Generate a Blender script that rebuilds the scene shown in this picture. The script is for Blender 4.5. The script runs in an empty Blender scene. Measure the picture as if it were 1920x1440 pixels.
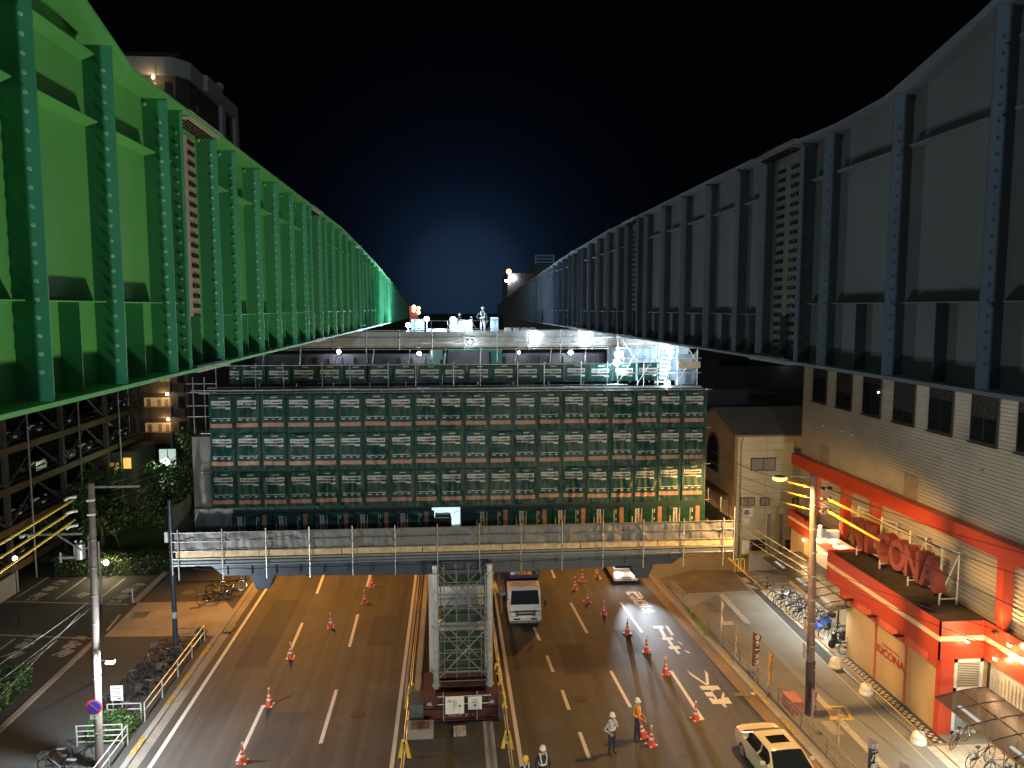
import bpy, bmesh, math, random
from mathutils import Vector, Matrix, noise
R=math.radians; PI=math.pi
random.seed(7)
sc=bpy.context.scene; COL=sc.collection
# ------------------------------------------------------------------ camera
F=1440.; pitch=math.atan(142/1440); yaw=math.atan(117/1440*math.cos(pitch))
cf=Vector((math.sin(yaw)*math.cos(pitch),math.cos(yaw)*math.cos(pitch),-math.sin(pitch)))
cr=Vector((math.cos(yaw),-math.sin(yaw),0)); cu=cr.cross(cf); CP=Vector((0,0,18))
cd=bpy.data.cameras.new('camera'); cam=bpy.data.objects.new('camera',cd); COL.objects.link(cam)
cd.sensor_width=36; cd.lens=36*F/1920; cd.clip_start=.1; cd.clip_end=3000
m=Matrix((cr,cu,-cf)).transposed().to_4x4(); m.translation=CP; cam.matrix_world=m; sc.camera=cam
def at(px,py,x=None,y=None,z=None):
    d=cf+cr*((px-960)/F)-cu*((py-720)/F)
    t=(z-CP.z)/d.z if z is not None else (y/d.y if y is not None else x/d.x)
    return CP+d*t
sc.view_settings.view_transform='Standard'; sc.view_settings.look='None'; sc.view_settings.gamma=1; sc.view_settings.exposure=0
sc.render.engine='CYCLES'; sc.cycles.use_denoising=True; sc.cycles.max_bounces=6; sc.cycles.sample_clamp_indirect=4
# ------------------------------------------------------------------ world: night sky, faint blue lamp bloom painted in ahead, added fill behind
w=bpy.data.worlds.new('World'); sc.world=w; w.use_nodes=True; nt=w.node_tree; N=nt.nodes; L=nt.links
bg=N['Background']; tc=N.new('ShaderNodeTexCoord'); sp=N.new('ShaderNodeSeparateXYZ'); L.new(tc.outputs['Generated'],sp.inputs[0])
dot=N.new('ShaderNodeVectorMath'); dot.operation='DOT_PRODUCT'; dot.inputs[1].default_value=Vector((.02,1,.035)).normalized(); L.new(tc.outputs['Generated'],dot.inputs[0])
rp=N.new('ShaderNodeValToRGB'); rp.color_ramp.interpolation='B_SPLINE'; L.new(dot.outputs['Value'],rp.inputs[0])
e=rp.color_ramp.elements; e[0].position=.0; e[0].color=(.062,.068,.078,1); e[1].position=1; e[1].color=(.012,.027,.055,1)  # bright first stop is added fill from behind the camera
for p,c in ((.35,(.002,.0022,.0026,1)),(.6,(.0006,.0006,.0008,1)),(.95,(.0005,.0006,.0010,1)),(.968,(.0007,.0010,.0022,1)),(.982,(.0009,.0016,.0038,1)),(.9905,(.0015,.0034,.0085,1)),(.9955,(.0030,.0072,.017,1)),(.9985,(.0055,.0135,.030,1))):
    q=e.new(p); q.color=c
sky=N.new('ShaderNodeTexSky'); sky.sky_type='NISHITA'; sky.sun_disc=False; sky.sun_elevation=R(-8); sky.sun_rotation=R(200)
mx=N.new('ShaderNodeMix'); mx.data_type='RGBA'; mx.blend_type='ADD'; mx.inputs[0].default_value=.004
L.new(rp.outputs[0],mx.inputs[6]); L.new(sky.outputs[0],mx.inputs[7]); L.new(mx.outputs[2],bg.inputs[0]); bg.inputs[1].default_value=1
# ------------------------------------------------------------------ materials
MATS={}
def mat(name,col,rough=.6,metal=0,var=.15,scale=3,bump=0,bscale=40,emit=None,es=1,alpha=1,dirt=None,spec=.5,trans=0):
    if name in MATS: return MATS[name]
    m=bpy.data.materials.new(name); m.use_nodes=True; t=m.node_tree; n=t.nodes; l=t.links; b=n['Principled BSDF']
    b.inputs['Roughness'].default_value=rough; b.inputs['Metallic'].default_value=metal; b.inputs['Specular IOR Level'].default_value=spec
    b.inputs['Transmission Weight'].default_value=trans
    g=n.new('ShaderNodeTexCoord'); nz=n.new('ShaderNodeTexNoise'); nz.inputs['Scale'].default_value=scale; nz.inputs['Detail'].default_value=6; nz.inputs['Roughness'].default_value=.62
    l.new(g.outputs['Object'],nz.inputs['Vector'])
    r=n.new('ShaderNodeValToRGB'); l.new(nz.outputs['Fac'],r.inputs[0]); c=col
    d=dirt or tuple(x*(1-var*1.6) for x in c)
    r.color_ramp.elements[0].position=.3; r.color_ramp.elements[0].color=(*d,1)
    r.color_ramp.elements[1].position=.62; r.color_ramp.elements[1].color=(*[min(1,x*(1+var*.5)) for x in c],1)
    l.new(r.outputs[0],b.inputs['Base Color'])
    if bump:
        n2=n.new('ShaderNodeTexNoise'); n2.inputs['Scale'].default_value=bscale; n2.inputs['Detail'].default_value=3; l.new(g.outputs['Object'],n2.inputs['Vector'])
        bp=n.new('ShaderNodeBump'); bp.inputs['Strength'].default_value=bump; bp.inputs['Distance'].default_value=.02; l.new(n2.outputs['Fac'],bp.inputs['Height']); l.new(bp.outputs[0],b.inputs['Normal'])
    if emit: b.inputs['Emission Color'].default_value=(*emit,1); b.inputs['Emission Strength'].default_value=es
    if alpha<1: b.inputs['Alpha'].default_value=alpha
    MATS[name]=m; return m
def ground_mat(name,col,fine=.35,patch=.3,rough=.8,streak=0,bump=.5,scale=60,pool=0):
    m=bpy.data.materials.new(name); m.use_nodes=True; t=m.node_tree; n=t.nodes; l=t.links; b=n['Principled BSDF']; b.inputs['Roughness'].default_value=rough
    g=n.new('ShaderNodeTexCoord')
    def nz(s,d,vec=None,st=None):
        q=n.new('ShaderNodeTexNoise'); q.inputs['Scale'].default_value=s; q.inputs['Detail'].default_value=d
        if st:
            mp=n.new('ShaderNodeMapping'); mp.inputs['Scale'].default_value=st; l.new(g.outputs['Object'],mp.inputs[0]); l.new(mp.outputs[0],q.inputs['Vector'])
        else: l.new(g.outputs['Object'],q.inputs['Vector'])
        return q.outputs['Fac']
    def mr(x,a,b2,lo,hi):
        q=n.new('ShaderNodeMapRange'); q.inputs[1].default_value=a; q.inputs[2].default_value=b2; q.inputs[3].default_value=lo; q.inputs[4].default_value=hi; l.new(x,q.inputs[0]); return q.outputs[0]
    def mul(a,b2):
        q=n.new('ShaderNodeMath'); q.operation='MULTIPLY'; l.new(a,q.inputs[0]); l.new(b2,q.inputs[1]); return q.outputs[0]
    v=mul(mr(nz(scale,2),.3,.7,1-fine,1+fine),mr(nz(.35,5),.3,.7,1-patch,1+patch))
    if streak: v=mul(v,mr(nz(1,3,st=(2.2,.05,1)),.35,.65,1-streak,1+streak))
    # narrow dark repair seams and cracks
    vo=n.new('ShaderNodeTexVoronoi'); vo.feature='DISTANCE_TO_EDGE'; vo.inputs['Scale'].default_value=.16; 
    wv=n.new('ShaderNodeVectorMath'); wv.operation='ADD'; nn=n.new('ShaderNodeTexNoise'); nn.inputs['Scale'].default_value=1.3; l.new(g.outputs['Object'],nn.inputs['Vector']); l.new(g.outputs['Object'],wv.inputs[0]); l.new(nn.outputs['Color'],wv.inputs[1]); l.new(wv.outputs[0],vo.inputs['Vector'])
    v=mul(v,mr(vo.outputs['Distance'],0,.006,.72,1))
    vm=n.new('ShaderNodeVectorMath'); vm.operation='SCALE'; vm.inputs[0].default_value=col; l.new(v,vm.inputs['Scale']); l.new(vm.outputs[0],b.inputs['Base Color'])
    bp=n.new('ShaderNodeBump'); bp.inputs['Strength'].default_value=bump; bp.inputs['Distance'].default_value=.01; l.new(nz(scale,2),bp.inputs['Height']); l.new(bp.outputs[0],b.inputs['Normal'])
    return m
asphalt=ground_mat('road_asphalt',(.068,.061,.055),.6,.16,.72,.2,scale=45)
asphalt2=ground_mat('lot_asphalt',(.045,.042,.040),.3,.2,.85)
sidew=ground_mat('sidewalk_asphalt',(.062,.062,.060),.3,.15,.8)
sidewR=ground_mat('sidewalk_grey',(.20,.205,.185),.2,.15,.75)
conc=ground_mat('concrete',(.27,.25,.22),.12,.25,.8,scale=25)
gutter_m=ground_mat('gutter_concrete',(.24,.22,.19),.2,.3,.8,scale=30)
rustg=ground_mat('stained_gutter',(.20,.14,.08),.35,.35,.8,scale=20)
paintw=mat('road_paint',(.62,.60,.55),.6,var=.25,scale=12)
painty=mat('yellow_paint',(.62,.42,.08),.6,var=.3,scale=8)
paintf=mat('faded_paint',(.44,.40,.34),.8,var=.5,scale=14)
metal=mat('galvanised_steel',(.42,.42,.40),.42,.6,.25,6)
metald=mat('dull_steel',(.22,.23,.22),.5,.5,.25,5)
dark=mat('dark_rubber',(.02,.02,.02),.7)
black=mat('black_plastic',(.015,.015,.017),.4)
glass=mat('dark_glass',(.012,.014,.016),.06,spec=.8,var=0)
white=mat('white_paint',(.72,.72,.70),.35,var=.08,scale=5)
# ------------------------------------------------------------------ mesh helpers
class MB:
    def __init__(s): s.v=[];s.f=[];s.m=[]
    def add(s,vs,fs,mi=0):
        k=len(s.v); s.v+= [Vector(a) for a in vs]; s.f+=[tuple(i+k for i in f) for f in fs]; s.m+=[mi]*len(fs); return s
    def bx(s,x0,x1,y0,y1,z0,z1,mi=0):
        return s.add([(x0,y0,z0),(x1,y0,z0),(x1,y1,z0),(x0,y1,z0),(x0,y0,z1),(x1,y0,z1),(x1,y1,z1),(x0,y1,z1)],[(0,3,2,1),(4,5,6,7),(0,1,5,4),(1,2,6,5),(2,3,7,6),(3,0,4,7)],mi)
    def obx(s,c,sx,sy,sz,rz=0,mi=0,rx=0):
        M=Matrix.Rotation(rz,3,'Z')@Matrix.Rotation(rx,3,'X'); c=Vector(c); vs=[]
        for z in (-1,1):
            for x,y in ((-1,-1),(1,-1),(1,1),(-1,1)): vs.append(c+M@Vector((x*sx/2,y*sy/2,z*sz/2)))
        return s.add(vs,[(0,3,2,1),(4,5,6,7),(0,1,5,4),(1,2,6,5),(2,3,7,6),(3,0,4,7)],mi)
    def tube(s,p,q,r,n=8,mi=0,r2=None):
        p=Vector(p);q=Vector(q);d=(q-p)
        if d.length<1e-6: return s
        d.normalize(); a=d.orthogonal().normalized(); b=d.cross(a); r2=r if r2 is None else r2; vs=[]
        for c,rr in ((p,r),(q,r2)):
            for i in range(n): t=2*PI*i/n; vs.append(c+(a*math.cos(t)+b*math.sin(t))*rr)
        return s.add(vs,[(i,(i+1)%n,n+(i+1)%n,n+i) for i in range(n)]+[tuple(range(n))[::-1],tuple(range(n,2*n))],mi)
    def path(s,pts,r,n=6,mi=0):
        for a,b in zip(pts,pts[1:]): s.tube(a,b,r,n,mi)
        return s
    def lathe(s,c,prof,n=16,mi=0,axis='z'):
        c=Vector(c); vs=[]
        for r,h in prof:
            for i in range(n):
                t=2*PI*i/n; a,b=r*math.cos(t),r*math.sin(t)
                vs.append(c+Vector({'z':(a,b,h),'x':(h,a,b),'y':(a,h,b)}[axis]))
        fs=[]
        for k in range(len(prof)-1):
            for i in range(n): fs.append((k*n+i,k*n+(i+1)%n,(k+1)*n+(i+1)%n,(k+1)*n+i))
        fs.append(tuple(range(n))[::-1]); fs.append(tuple(range((len(prof)-1)*n,len(prof)*n)))
        return s.add(vs,fs,mi)
    def prism(s,pts,ax,a0,a1,mi=0):   # pts 2-D outline, extruded along ax
        f={'x':lambda u,v,a:(a,u,v),'y':lambda u,v,a:(u,a,v),'z':lambda u,v,a:(u,v,a)}[ax]; n=len(pts)
        return s.add([f(u,v,a0) for u,v in pts]+[f(u,v,a1) for u,v in pts],[(i,(i+1)%n,n+(i+1)%n,n+i) for i in range(n)]+[tuple(range(n))[::-1],tuple(range(n,2*n))],mi)
    def ball(s,c,r,n=10,mi=0,sc_=(1,1,1)):
        c=Vector(c); vs=[];fs=[]; h=n//2
        for j in range(h+1):
            a=PI*j/h
            for i in range(n): t=2*PI*i/n; vs.append(c+Vector((r*sc_[0]*math.sin(a)*math.cos(t),r*sc_[1]*math.sin(a)*math.sin(t),r*sc_[2]*math.cos(a))))
        for j in range(h):
            for i in range(n): fs.append((j*n+i,(j+1)*n+i,(j+1)*n+(i+1)%n,j*n+(i+1)%n))
        return s.add(vs,fs,mi)
    def build(s,name,mats,parent=None,smooth=False,bevel=0,link=True):
        me=bpy.data.meshes.new(name); off=parent.location if (parent is not None and not getattr(s,'local',False)) else Vector()
        par=parent
        while par is not None and par.parent is not None and not getattr(s,'local',False):
            par=par.parent; off=off+par.location
        me.from_pydata([v-off for v in s.v],[],s.f)
        if not isinstance(mats,(list,tuple)): mats=[mats]
        for a in mats: me.materials.append(a)
        me.polygons.foreach_set('material_index',s.m)
        if smooth: me.polygons.foreach_set('use_smooth',[True]*len(s.f))
        me.validate(); bm=bmesh.new(); bm.from_mesh(me); bmesh.ops.recalc_face_normals(bm,faces=bm.faces); bm.to_mesh(me); bm.free()
        o=bpy.data.objects.new(name,me); COL.objects.link(o)
        if parent is not None: o.parent=parent
        if bevel:
            b=o.modifiers.new('bevel','BEVEL'); b.width=bevel; b.segments=2; b.limit_method='ANGLE'
        if smooth:
            try:
                e=o.modifiers.new('es','EDGE_SPLIT'); e.split_angle=R(38)
            except Exception: pass
        return o
def L_(): q=MB(); q.local=True; return q
def tag(o,label,cat,group=None,kind=None):
    if label: o['label']=label
    if cat: o['category']=cat
    if group: o['group']=group
    if kind: o['kind']=kind
    return o
def thing(name,loc,label,cat,group=None,rz=0):
    o=bpy.data.objects.new(name,None); COL.objects.link(o); o.location=loc; o.rotation_euler=(0,0,rz); o.empty_display_size=.3
    return tag(o,label,cat,group)
def struct(mb,name,m,**k): return tag(mb.build(name,m,**k),None,None,kind='structure')
def copy_tree(src,parent=None):
    c=src.copy(); COL.objects.link(c)
    if parent is not None: c.parent=parent
    for ch in [o for o in src.children]: copy_tree(ch,c)
    return c
def recolor(root,frm,to):
    for o in [root]+list(root.children_recursive):
        if o.type=='MESH':
            for i,sl in enumerate(o.material_slots):
                if sl.material==frm: sl.link='OBJECT'; sl.material=to
def light(name,kind,loc,power,col,size=.2,target=None,parent=None,spot=90,blend=.5,sizey=None):
    d=bpy.data.lights.new(name,kind); d.energy=power; d.color=col
    if kind=='AREA':
        d.shape='RECTANGLE' if sizey else 'DISK'; d.size=size
        if sizey: d.size_y=sizey
    elif kind in('POINT','SPOT'): d.shadow_soft_size=size
    if kind=='SPOT': d.spot_size=R(spot); d.spot_blend=blend
    o=bpy.data.objects.new(name,d); COL.objects.link(o); o.location=loc
    if target is not None: o.rotation_euler=(Vector(target)-Vector(loc)).to_track_quat('-Z','Y').to_euler()
    if parent is not None:
        o.parent=parent; o.matrix_parent_inverse=Matrix.Translation(parent.location).inverted()
    return o
def text(body,size,m,loc,rot,parent=None,name='lettering',ext=.004,sx=1,label=None,bold=0):
    c=bpy.data.curves.new('t','FONT'); c.body=body; c.size=size; c.extrude=ext; c.align_x='CENTER'; c.align_y='CENTER'; c.offset=bold
    o=bpy.data.objects.new('t',c); COL.objects.link(o); bpy.context.view_layer.update()
    me=bpy.data.meshes.new_from_object(o.evaluated_get(bpy.context.evaluated_depsgraph_get())); bpy.data.objects.remove(o)
    M=Matrix.Translation(Vector(loc))@rot.to_matrix().to_4x4()@Matrix.Diagonal((sx,1,1,1)) if not isinstance(rot,Matrix) else Matrix.Translation(Vector(loc))@rot@Matrix.Diagonal((sx,1,1,1))
    off=Vector()
    p=parent
    while p is not None: off+=p.location; p=p.parent
    me.transform(Matrix.Translation(-off)@M); me.materials.clear(); me.materials.append(m); me.name=name
    o=bpy.data.objects.new(name,me); COL.objects.link(o)
    if parent is not None: o.parent=parent
    return o
def rotm(right,up):   # text basis
    r=Vector(right).normalized(); u=Vector(up).normalized(); n=r.cross(u); M=Matrix((r,u,n)).transposed(); return M.to_4x4()
ORD=['first','second','third','fourth','fifth','sixth','seventh','eighth','ninth','tenth','eleventh','twelfth','thirteenth','fourteenth','fifteenth','sixteenth','seventeenth','eighteenth','nineteenth','twentieth']
SOD=(1,.42,.07); WARM=(1,.62,.28); COOL=(.62,.82,1); NEU=(1,.93,.82)
LED_=mat('lamp_white',(1,1,1),emit=(.80,.93,1),es=120); LSOD=mat('lamp_sodium',(1,.6,.2),emit=(1,.50,.10),es=3.2); LWRM=mat('lamp_warm',(1,.8,.5),emit=(1,.8,.5),es=25)
# ================================================================== GROUND
b=MB(); b.bx(-1500,1500,-60,2500,-.3,-.02); struct(b,'ground',asphalt2)
b=MB(); b.add([(-12.4,5,0),(13.9,5,0),(13.45,27,0),(12.95,49,0),(12.9,70,0),(12.9,400,0),(-12.4,400,0)],[(0,1,2,3,4,5,6)]); struct(b,'road',asphalt)
def stripmesh(pts,z,wd): # strip along points with width
    q=MB()
    for (x0,y0),(x1,y1) in zip(pts,pts[1:]):
        d=Vector((x1-x0,y1-y0)).normalized(); n=Vector((-d.y,d.x))*wd/2
        q.add([(x0-n.x,y0-n.y,z),(x0+n.x,y0+n.y,z),(x1+n.x,y1+n.y,z),(x1-n.x,y1-n.y,z)],[(0,1,2,3)])
    return q
mk=MB()
def mark(x0,y0,x1,y1,wd=.15,z=.005):
    q=stripmesh([(x0,y0),(x1,y1)],z,wd); mk.add(q.v,q.f)
mark(-11.92,10,-11.92,200,.17); mark(-2.42,10,-2.42,200,.17); mark(2.7,10,2.7,200,.17)
def dash(px0,py0,px1,py1,wd=.16):
    a=at(px0,py0,z=0);c=at(px1,py1,z=0); mark(a.x,a.y,c.x,c.y,wd)
for q in ((494,1322,445,1428),(567,1168,541,1228),(609,1072,594,1113),(631,1293,601,1394),(671,1152,655,1213),(697,1068,688,1100),
          (926,1088,934,1112),(1032,1063,1040,1084),(1001,1176,1012,1201),(1025,1229,1037,1260),(1054,1294,1067,1331),(1087,1373,1105,1422),
          (1070,1130,1101,1187),(1145,1258,1182,1326),(1117,1070,1126,1086),(1164,1130,1204,1186),(1258,1258,1318,1350)): dash(*q)
o=struct(mk,'road_markings',paintw)
# big painted characters facing the oncoming drivers (outlines unprojected onto the asphalt)
kj=MB()
def poly(z,ox,oy,s,pts):
    vs=[at(ox+x/s,oy+y/s,z=.006) for x,y in pts]; kj.add(vs,[tuple(range(len(vs)))])
A=(0,1280,1220,12)
for pts in ([(95,455),(130,465),(540,745),(540,790),(200,560)],[(495,440),(572,520),(595,780),(535,760)],[(370,795),(785,785),(860,875),(440,885)],[(630,885),(690,880),(710,912),(640,912)],
            [(480,935),(665,925),(780,1088),(720,1095),(690,1030),(550,1030)],[(905,925),(945,975),(935,1090),(855,1095)],[(580,1065),(650,1060),(700,1095),(930,1085),(950,1050),(1020,1050),(1115,1192),(675,1200)],[(870,1195),(940,1192),(1005,1272),(945,1275)]): poly(*A,pts)
B=(0,1140,1060,6)
for pts in ([(500,682),(615,678),(635,710),(515,712)],[(640,680),(675,680),(745,788),(708,785)],[(570,712),(610,710),(660,808),(622,812)],[(600,812),(720,808),(742,838),(620,842)],[(665,842),(700,840),(745,908),(708,912)],[(675,912),(795,906),(822,940),(695,944)],[(738,944),(775,940),(818,998),(782,996)],
            [(770,855),(805,862),(848,888),(835,892)],[(855,955),(890,962),(932,990),(915,992)],
            [(195,298),(310,294),(320,308),(210,312)],[(210,312),(238,312),(250,332),(222,332)],[(283,308),(318,308),(390,380),(352,382)],[(330,296),(350,296),(402,362),(385,366)],[(235,352),(290,350),(298,362),(245,366)],[(250,372),(330,370),(338,382),(262,384)],
            [(275,392),(410,390),(420,404),(288,406)],[(300,415),(345,413),(352,425),(312,426)],[(370,412),(430,410),(440,424),(385,426)],[(318,436),(450,433),(462,447),(330,449)],[(275,392),(300,392),(345,455),(318,455)],[(395,392),(420,392),(470,455),(440,455)],[(340,458),(490,455),(500,470),(352,473)],
            [(370,485),(400,484),(430,530),(398,532)],[(440,482),(470,482),(500,525),(470,528)],[(372,498),(500,494),(510,508),(385,512)],[(390,520),(525,515),(528,528),(400,532)],[(450,532),(470,532),(480,542),(462,542)]): poly(*B,pts)
tag(kj.build('road_lettering',paintw),None,None,kind='structure')
b=MB()
for x0,x1,y0,y1 in ((-8.1,-6.6,30,33.5),(-11,-9.4,38,47),(5.6,6.9,36,39.5),(-4.6,-3.2,40,44),(9.0,10.2,38,41)): b.add([(x0,y0,.003),(x1,y0,.003),(x1+.05,y1,.003),(x0+.03,y1,.003)],[(0,1,2,3)])
struct(b,'road_patches',ground_mat('patched_asphalt',(.057,.052,.048),.4,.2,.8,.1))
for k,(x,y,r_,lb) in enumerate(((-7.2,41.5,.33,'round manhole cover in the middle lane of the left carriageway'),(-4.2,33.0,.33,'round manhole cover in the inner lane of the left carriageway near the viewer'),(6.3,44.2,.33,'round manhole cover between the truck and the line of cones'),(5.9,33.6,.3,'round manhole cover in the inner right lane left of the guard'))):
    q=MB(); q.lathe((x,y,0),[(r_,0),(r_,.006)],24); tag(q.build('manhole_cover',mat('worn_iron',(.035,.032,.03),.6,.3,.3,8)),lb,'manhole cover')
# left gutter, kerb, sidewalk
b=MB(); b.bx(-12.78,-12.38,5,200,-.25,.012); struct(b,'gutter',gutter_m)
b=MB()
for i in range(60): b.bx(-13.05,-12.79,6+i*1.2,6+i*1.2+1.19,-.2,.1)
struct(b,'kerb',conc,bevel=.015)
b=MB(); b.bx(-19.1,-13.06,5,60,-.2,.09); struct(b,'sidewalk',sidew)
b=MB(); b.add([(-19.0,42.15,.098),(-12.95,41.8,.098),(-13.07,45.6,.098),(-13.9,46.95,.098),(-19.1,47.1,.098)],[(0,1,2,3,4)]); struct(b,'driveway',conc)
b=MB(); b.bx(-19.4,-19.12,5,42.0,-.1,.16); b.bx(-19.55,-19.2,47.4,60,-.1,.16); struct(b,'kerb',conc,bevel=.02)
yk=MB()
for y0,y1 in ((30.5,31.8),(34.3,35.4),(36,37.6),(39.2,40.7)): yk.bx(-13.04,-12.80,y0,y1,.101,.106)
struct(yk,'kerb_paint',mat('worn_kerb_yellow',(.40,.27,.08),.7,var=.5,scale=9))
for (px,py,sx,sy) in ((262,1153,.9,.9),(430,1178,.5,.9)):
    p=at(px,py,z=.1); b=MB(); b.bx(p.x-sx/2,p.x+sx/2,p.y-sy/2,p.y+sy/2,.101,.106); tag(b.build('manhole_cover',metald),'dark manhole cover set in the pale left driveway' if px<300 else 'dark drain grate beside the kerb of the pale left driveway','manhole cover')
p=at(352,1111,z=.1); b=MB(); b.lathe((p.x,p.y,.09),[(.4,0),(.4,.017)],20); tag(b.build('manhole_cover',metald),'round dark manhole cover on the orange lit pavement beyond the driveway','manhole cover')
# grass verge + park ground left
grass_m=ground_mat('park_grass',(.045,.10,.018),.5,.5,.95,scale=12); soil=ground_mat('bare_soil',(.16,.09,.04),.3,.3,.95,scale=10)
b=MB(); b.add([(-60,56,.15),(-22,55,.15),(-19,62,.4),(-22,110,3),(-70,110,3)],[(0,1,2,3,4)]); struct(b,'grass',grass_m)
b=MB(); b.add([(-24,55.2,.2),(-18,54.2,.2),(-17.5,58.5,.3),(-21,58.5,.35)],[(0,1,2,3)]); struct(b,'path',soil)
# parking bay markings left
pk=MB()
def ps(px0,py0,px1,py1,wd=.12):
    a=at(px0,py0,z=0);c=at(px1,py1,z=0); q=stripmesh([(a.x,a.y),(c.x,c.y)],-.012,wd); pk.add(q.v,q.f)
for q in ((28,1122,92,1081),(104,1124,162,1082),(187,1122,234,1084),(0,1127,240,1133),(0,1190,172,1197),(0,1217,28,1197),(50,1245,108,1200),(200,1182,225,1152)): ps(*q)
struct(pk,'parking_markings',paintf)
def gtext(s,px,py,size,ang,sx=.8):
    p=at(px,py,z=0); M=Matrix.Rotation(R(ang),4,'Z'); o=text(s,size,paintf,(p.x,p.y,-.006),M,None,'parking_lettering',.002,sx,bold=.03); o['kind']='structure'; return o
for k,(px,py) in enumerate(((112,1092),(92,1104),(72,1116))): gtext('来客用'[k],px,py,.85,-22,1.0)
for k,(px,py) in enumerate(((258,1098),(240,1108),(228,1119))): gtext('来客用'[k],px,py,.85,-22,1.0)
gtext('用',152,1116,.85,-22,1.0); gtext('P 11',60,1124,.5,0); gtext('P 13',216,1128,.5,0)
for k,(px,py) in enumerate(((146,1199),(132,1211),(118,1225))): gtext('来客用'[k],px,py,.85,-22,1.0)
for k,(px,py) in enumerate(((62,1196),(44,1210),(24,1228))): gtext('来客用'[k],px,py,.85,-22,1.0)
gtext('⇦',8,1105,2.4,40)
# right side: gutter, kerb, wide pavement
def kx(y): return 12.62+(49.1-y)*.058
ys=[12,20,28,36,44,49,60,80]
b=MB(); n=len(ys); b.add([(kx(y)-.05,y,.01) for y in ys]+[(kx(y)+.55,y,.012) for y in ys],[(i,n+i,n+i+1,i+1) for i in range(n-1)]); struct(b,'gutter',rustg)
b=MB(); y=12.
while y<60:
    b.add([(kx(y)+.55+a,y+c,z) for z in(-.1,.13) for a,c in((0,0),(.22,0),(.22-.07,1.18),(-.07,1.18))],[(0,3,2,1),(4,5,6,7),(0,1,5,4),(1,2,6,5),(2,3,7,6),(3,0,4,7)]); y+=1.2
struct(b,'kerb',conc,bevel=.015)
yk=MB()
for y0,y1 in ((29.5,31.2),(32,33.8),(36,37.4),(44.5,48)):
    yk.add([(kx(y0)+.56,y0,.136),(kx(y0)+.76,y0,.136),(kx(y1)+.74,y1,.136),(kx(y1)+.54,y1,.136)],[(0,1,2,3)])
struct(yk,'kerb_paint',mat('worn_kerb_yellow',(.40,.27,.08),.7,var=.5,scale=9))
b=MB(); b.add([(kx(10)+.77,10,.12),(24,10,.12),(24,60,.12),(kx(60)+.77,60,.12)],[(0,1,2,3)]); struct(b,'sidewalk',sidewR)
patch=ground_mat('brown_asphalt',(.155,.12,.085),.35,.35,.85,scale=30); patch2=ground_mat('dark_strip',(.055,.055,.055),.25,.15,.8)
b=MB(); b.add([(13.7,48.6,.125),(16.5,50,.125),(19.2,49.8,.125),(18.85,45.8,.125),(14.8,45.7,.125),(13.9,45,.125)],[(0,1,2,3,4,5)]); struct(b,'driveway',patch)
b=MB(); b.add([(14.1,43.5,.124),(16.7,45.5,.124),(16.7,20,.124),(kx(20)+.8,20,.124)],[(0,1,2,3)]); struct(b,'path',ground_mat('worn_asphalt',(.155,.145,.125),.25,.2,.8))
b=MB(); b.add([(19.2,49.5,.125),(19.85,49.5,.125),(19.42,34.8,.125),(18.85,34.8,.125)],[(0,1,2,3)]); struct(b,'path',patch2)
mk2=MB()
def m2(p0,p1,wd,z=.13):
    q=stripmesh([p0,p1],z,wd); mk2.add(q.v,q.f)
m2((16.85,45.5),(16.8,41),.35); m2((16.8,33.2),(16.85,20),.3); m2((19.15,48.5),(18.78,35),.07); m2((18.78,35),(18.7,20),.07); m2((14.8,45.7),(18.9,45.85),.08)
for p in ((1363,1168),): 
    a=at(*p,z=.13); m2((a.x-.35,a.y),(a.x+.35,a.y),.5)
for a in ((1395,1083,1403,1092),(1400,1096,1420,1104),):
    p=at(a[0],a[1],z=.13); c=at(a[2],a[3],z=.13); m2((p.x,p.y),(c.x,c.y),.35)
for (x0,y0,x1,y1) in ((1400,1081,1430,1082),(1413,1095,1455,1096),(1440,1100,1452,1101),(1422,1088,1448,1087),(1448,1087,1455,1093),(1445,1095,1480,1094)):
    p=at(x0,y0,z=.13); c=at(x1,y1,z=.13); m2((p.x,p.y),(c.x,c.y),.16)
struct(mk2,'sidewalk_markings',mat('pale_paint',(.42,.40,.33),.7,var=.3,scale=9))
b=MB()
for q in ((1548,1325,1586,1325,.14),(1556,1348,1600,1348,.14)): 
    p=at(q[0],q[1],z=.13);c=at(q[2],q[3],z=.13); s_=stripmesh([(p.x,p.y),(c.x,c.y)],.131,q[4]); b.add(s_.v,s_.f)
for q in ((1550,1325,1562,1350,.14),(1584,1325,1598,1350,.14),(1568,1330,1578,1344,.4)):
    p=at(q[0],q[1],z=.13);c=at(q[2],q[3],z=.13); s_=stripmesh([(p.x,p.y),(c.x,c.y)],.132,q[4]); b.add(s_.v,s_.f)
struct(b,'sidewalk_symbol',painty)
for p,sx,sy,lb in (((1338,1138),.7,1.5,'dark rectangular manhole cover in the far part of the right pavement'),((1561,1365),.5,1.1,'pale patterned manhole cover below the yellow pavement symbol')):
    a=at(*p,z=.13); b=MB(); b.bx(a.x-sx/2,a.x+sx/2,a.y-sy/2,a.y+sy/2,.126,.134); tag(b.build('manhole_cover',metald if 'dark' in lb else conc),lb,'manhole cover')
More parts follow.
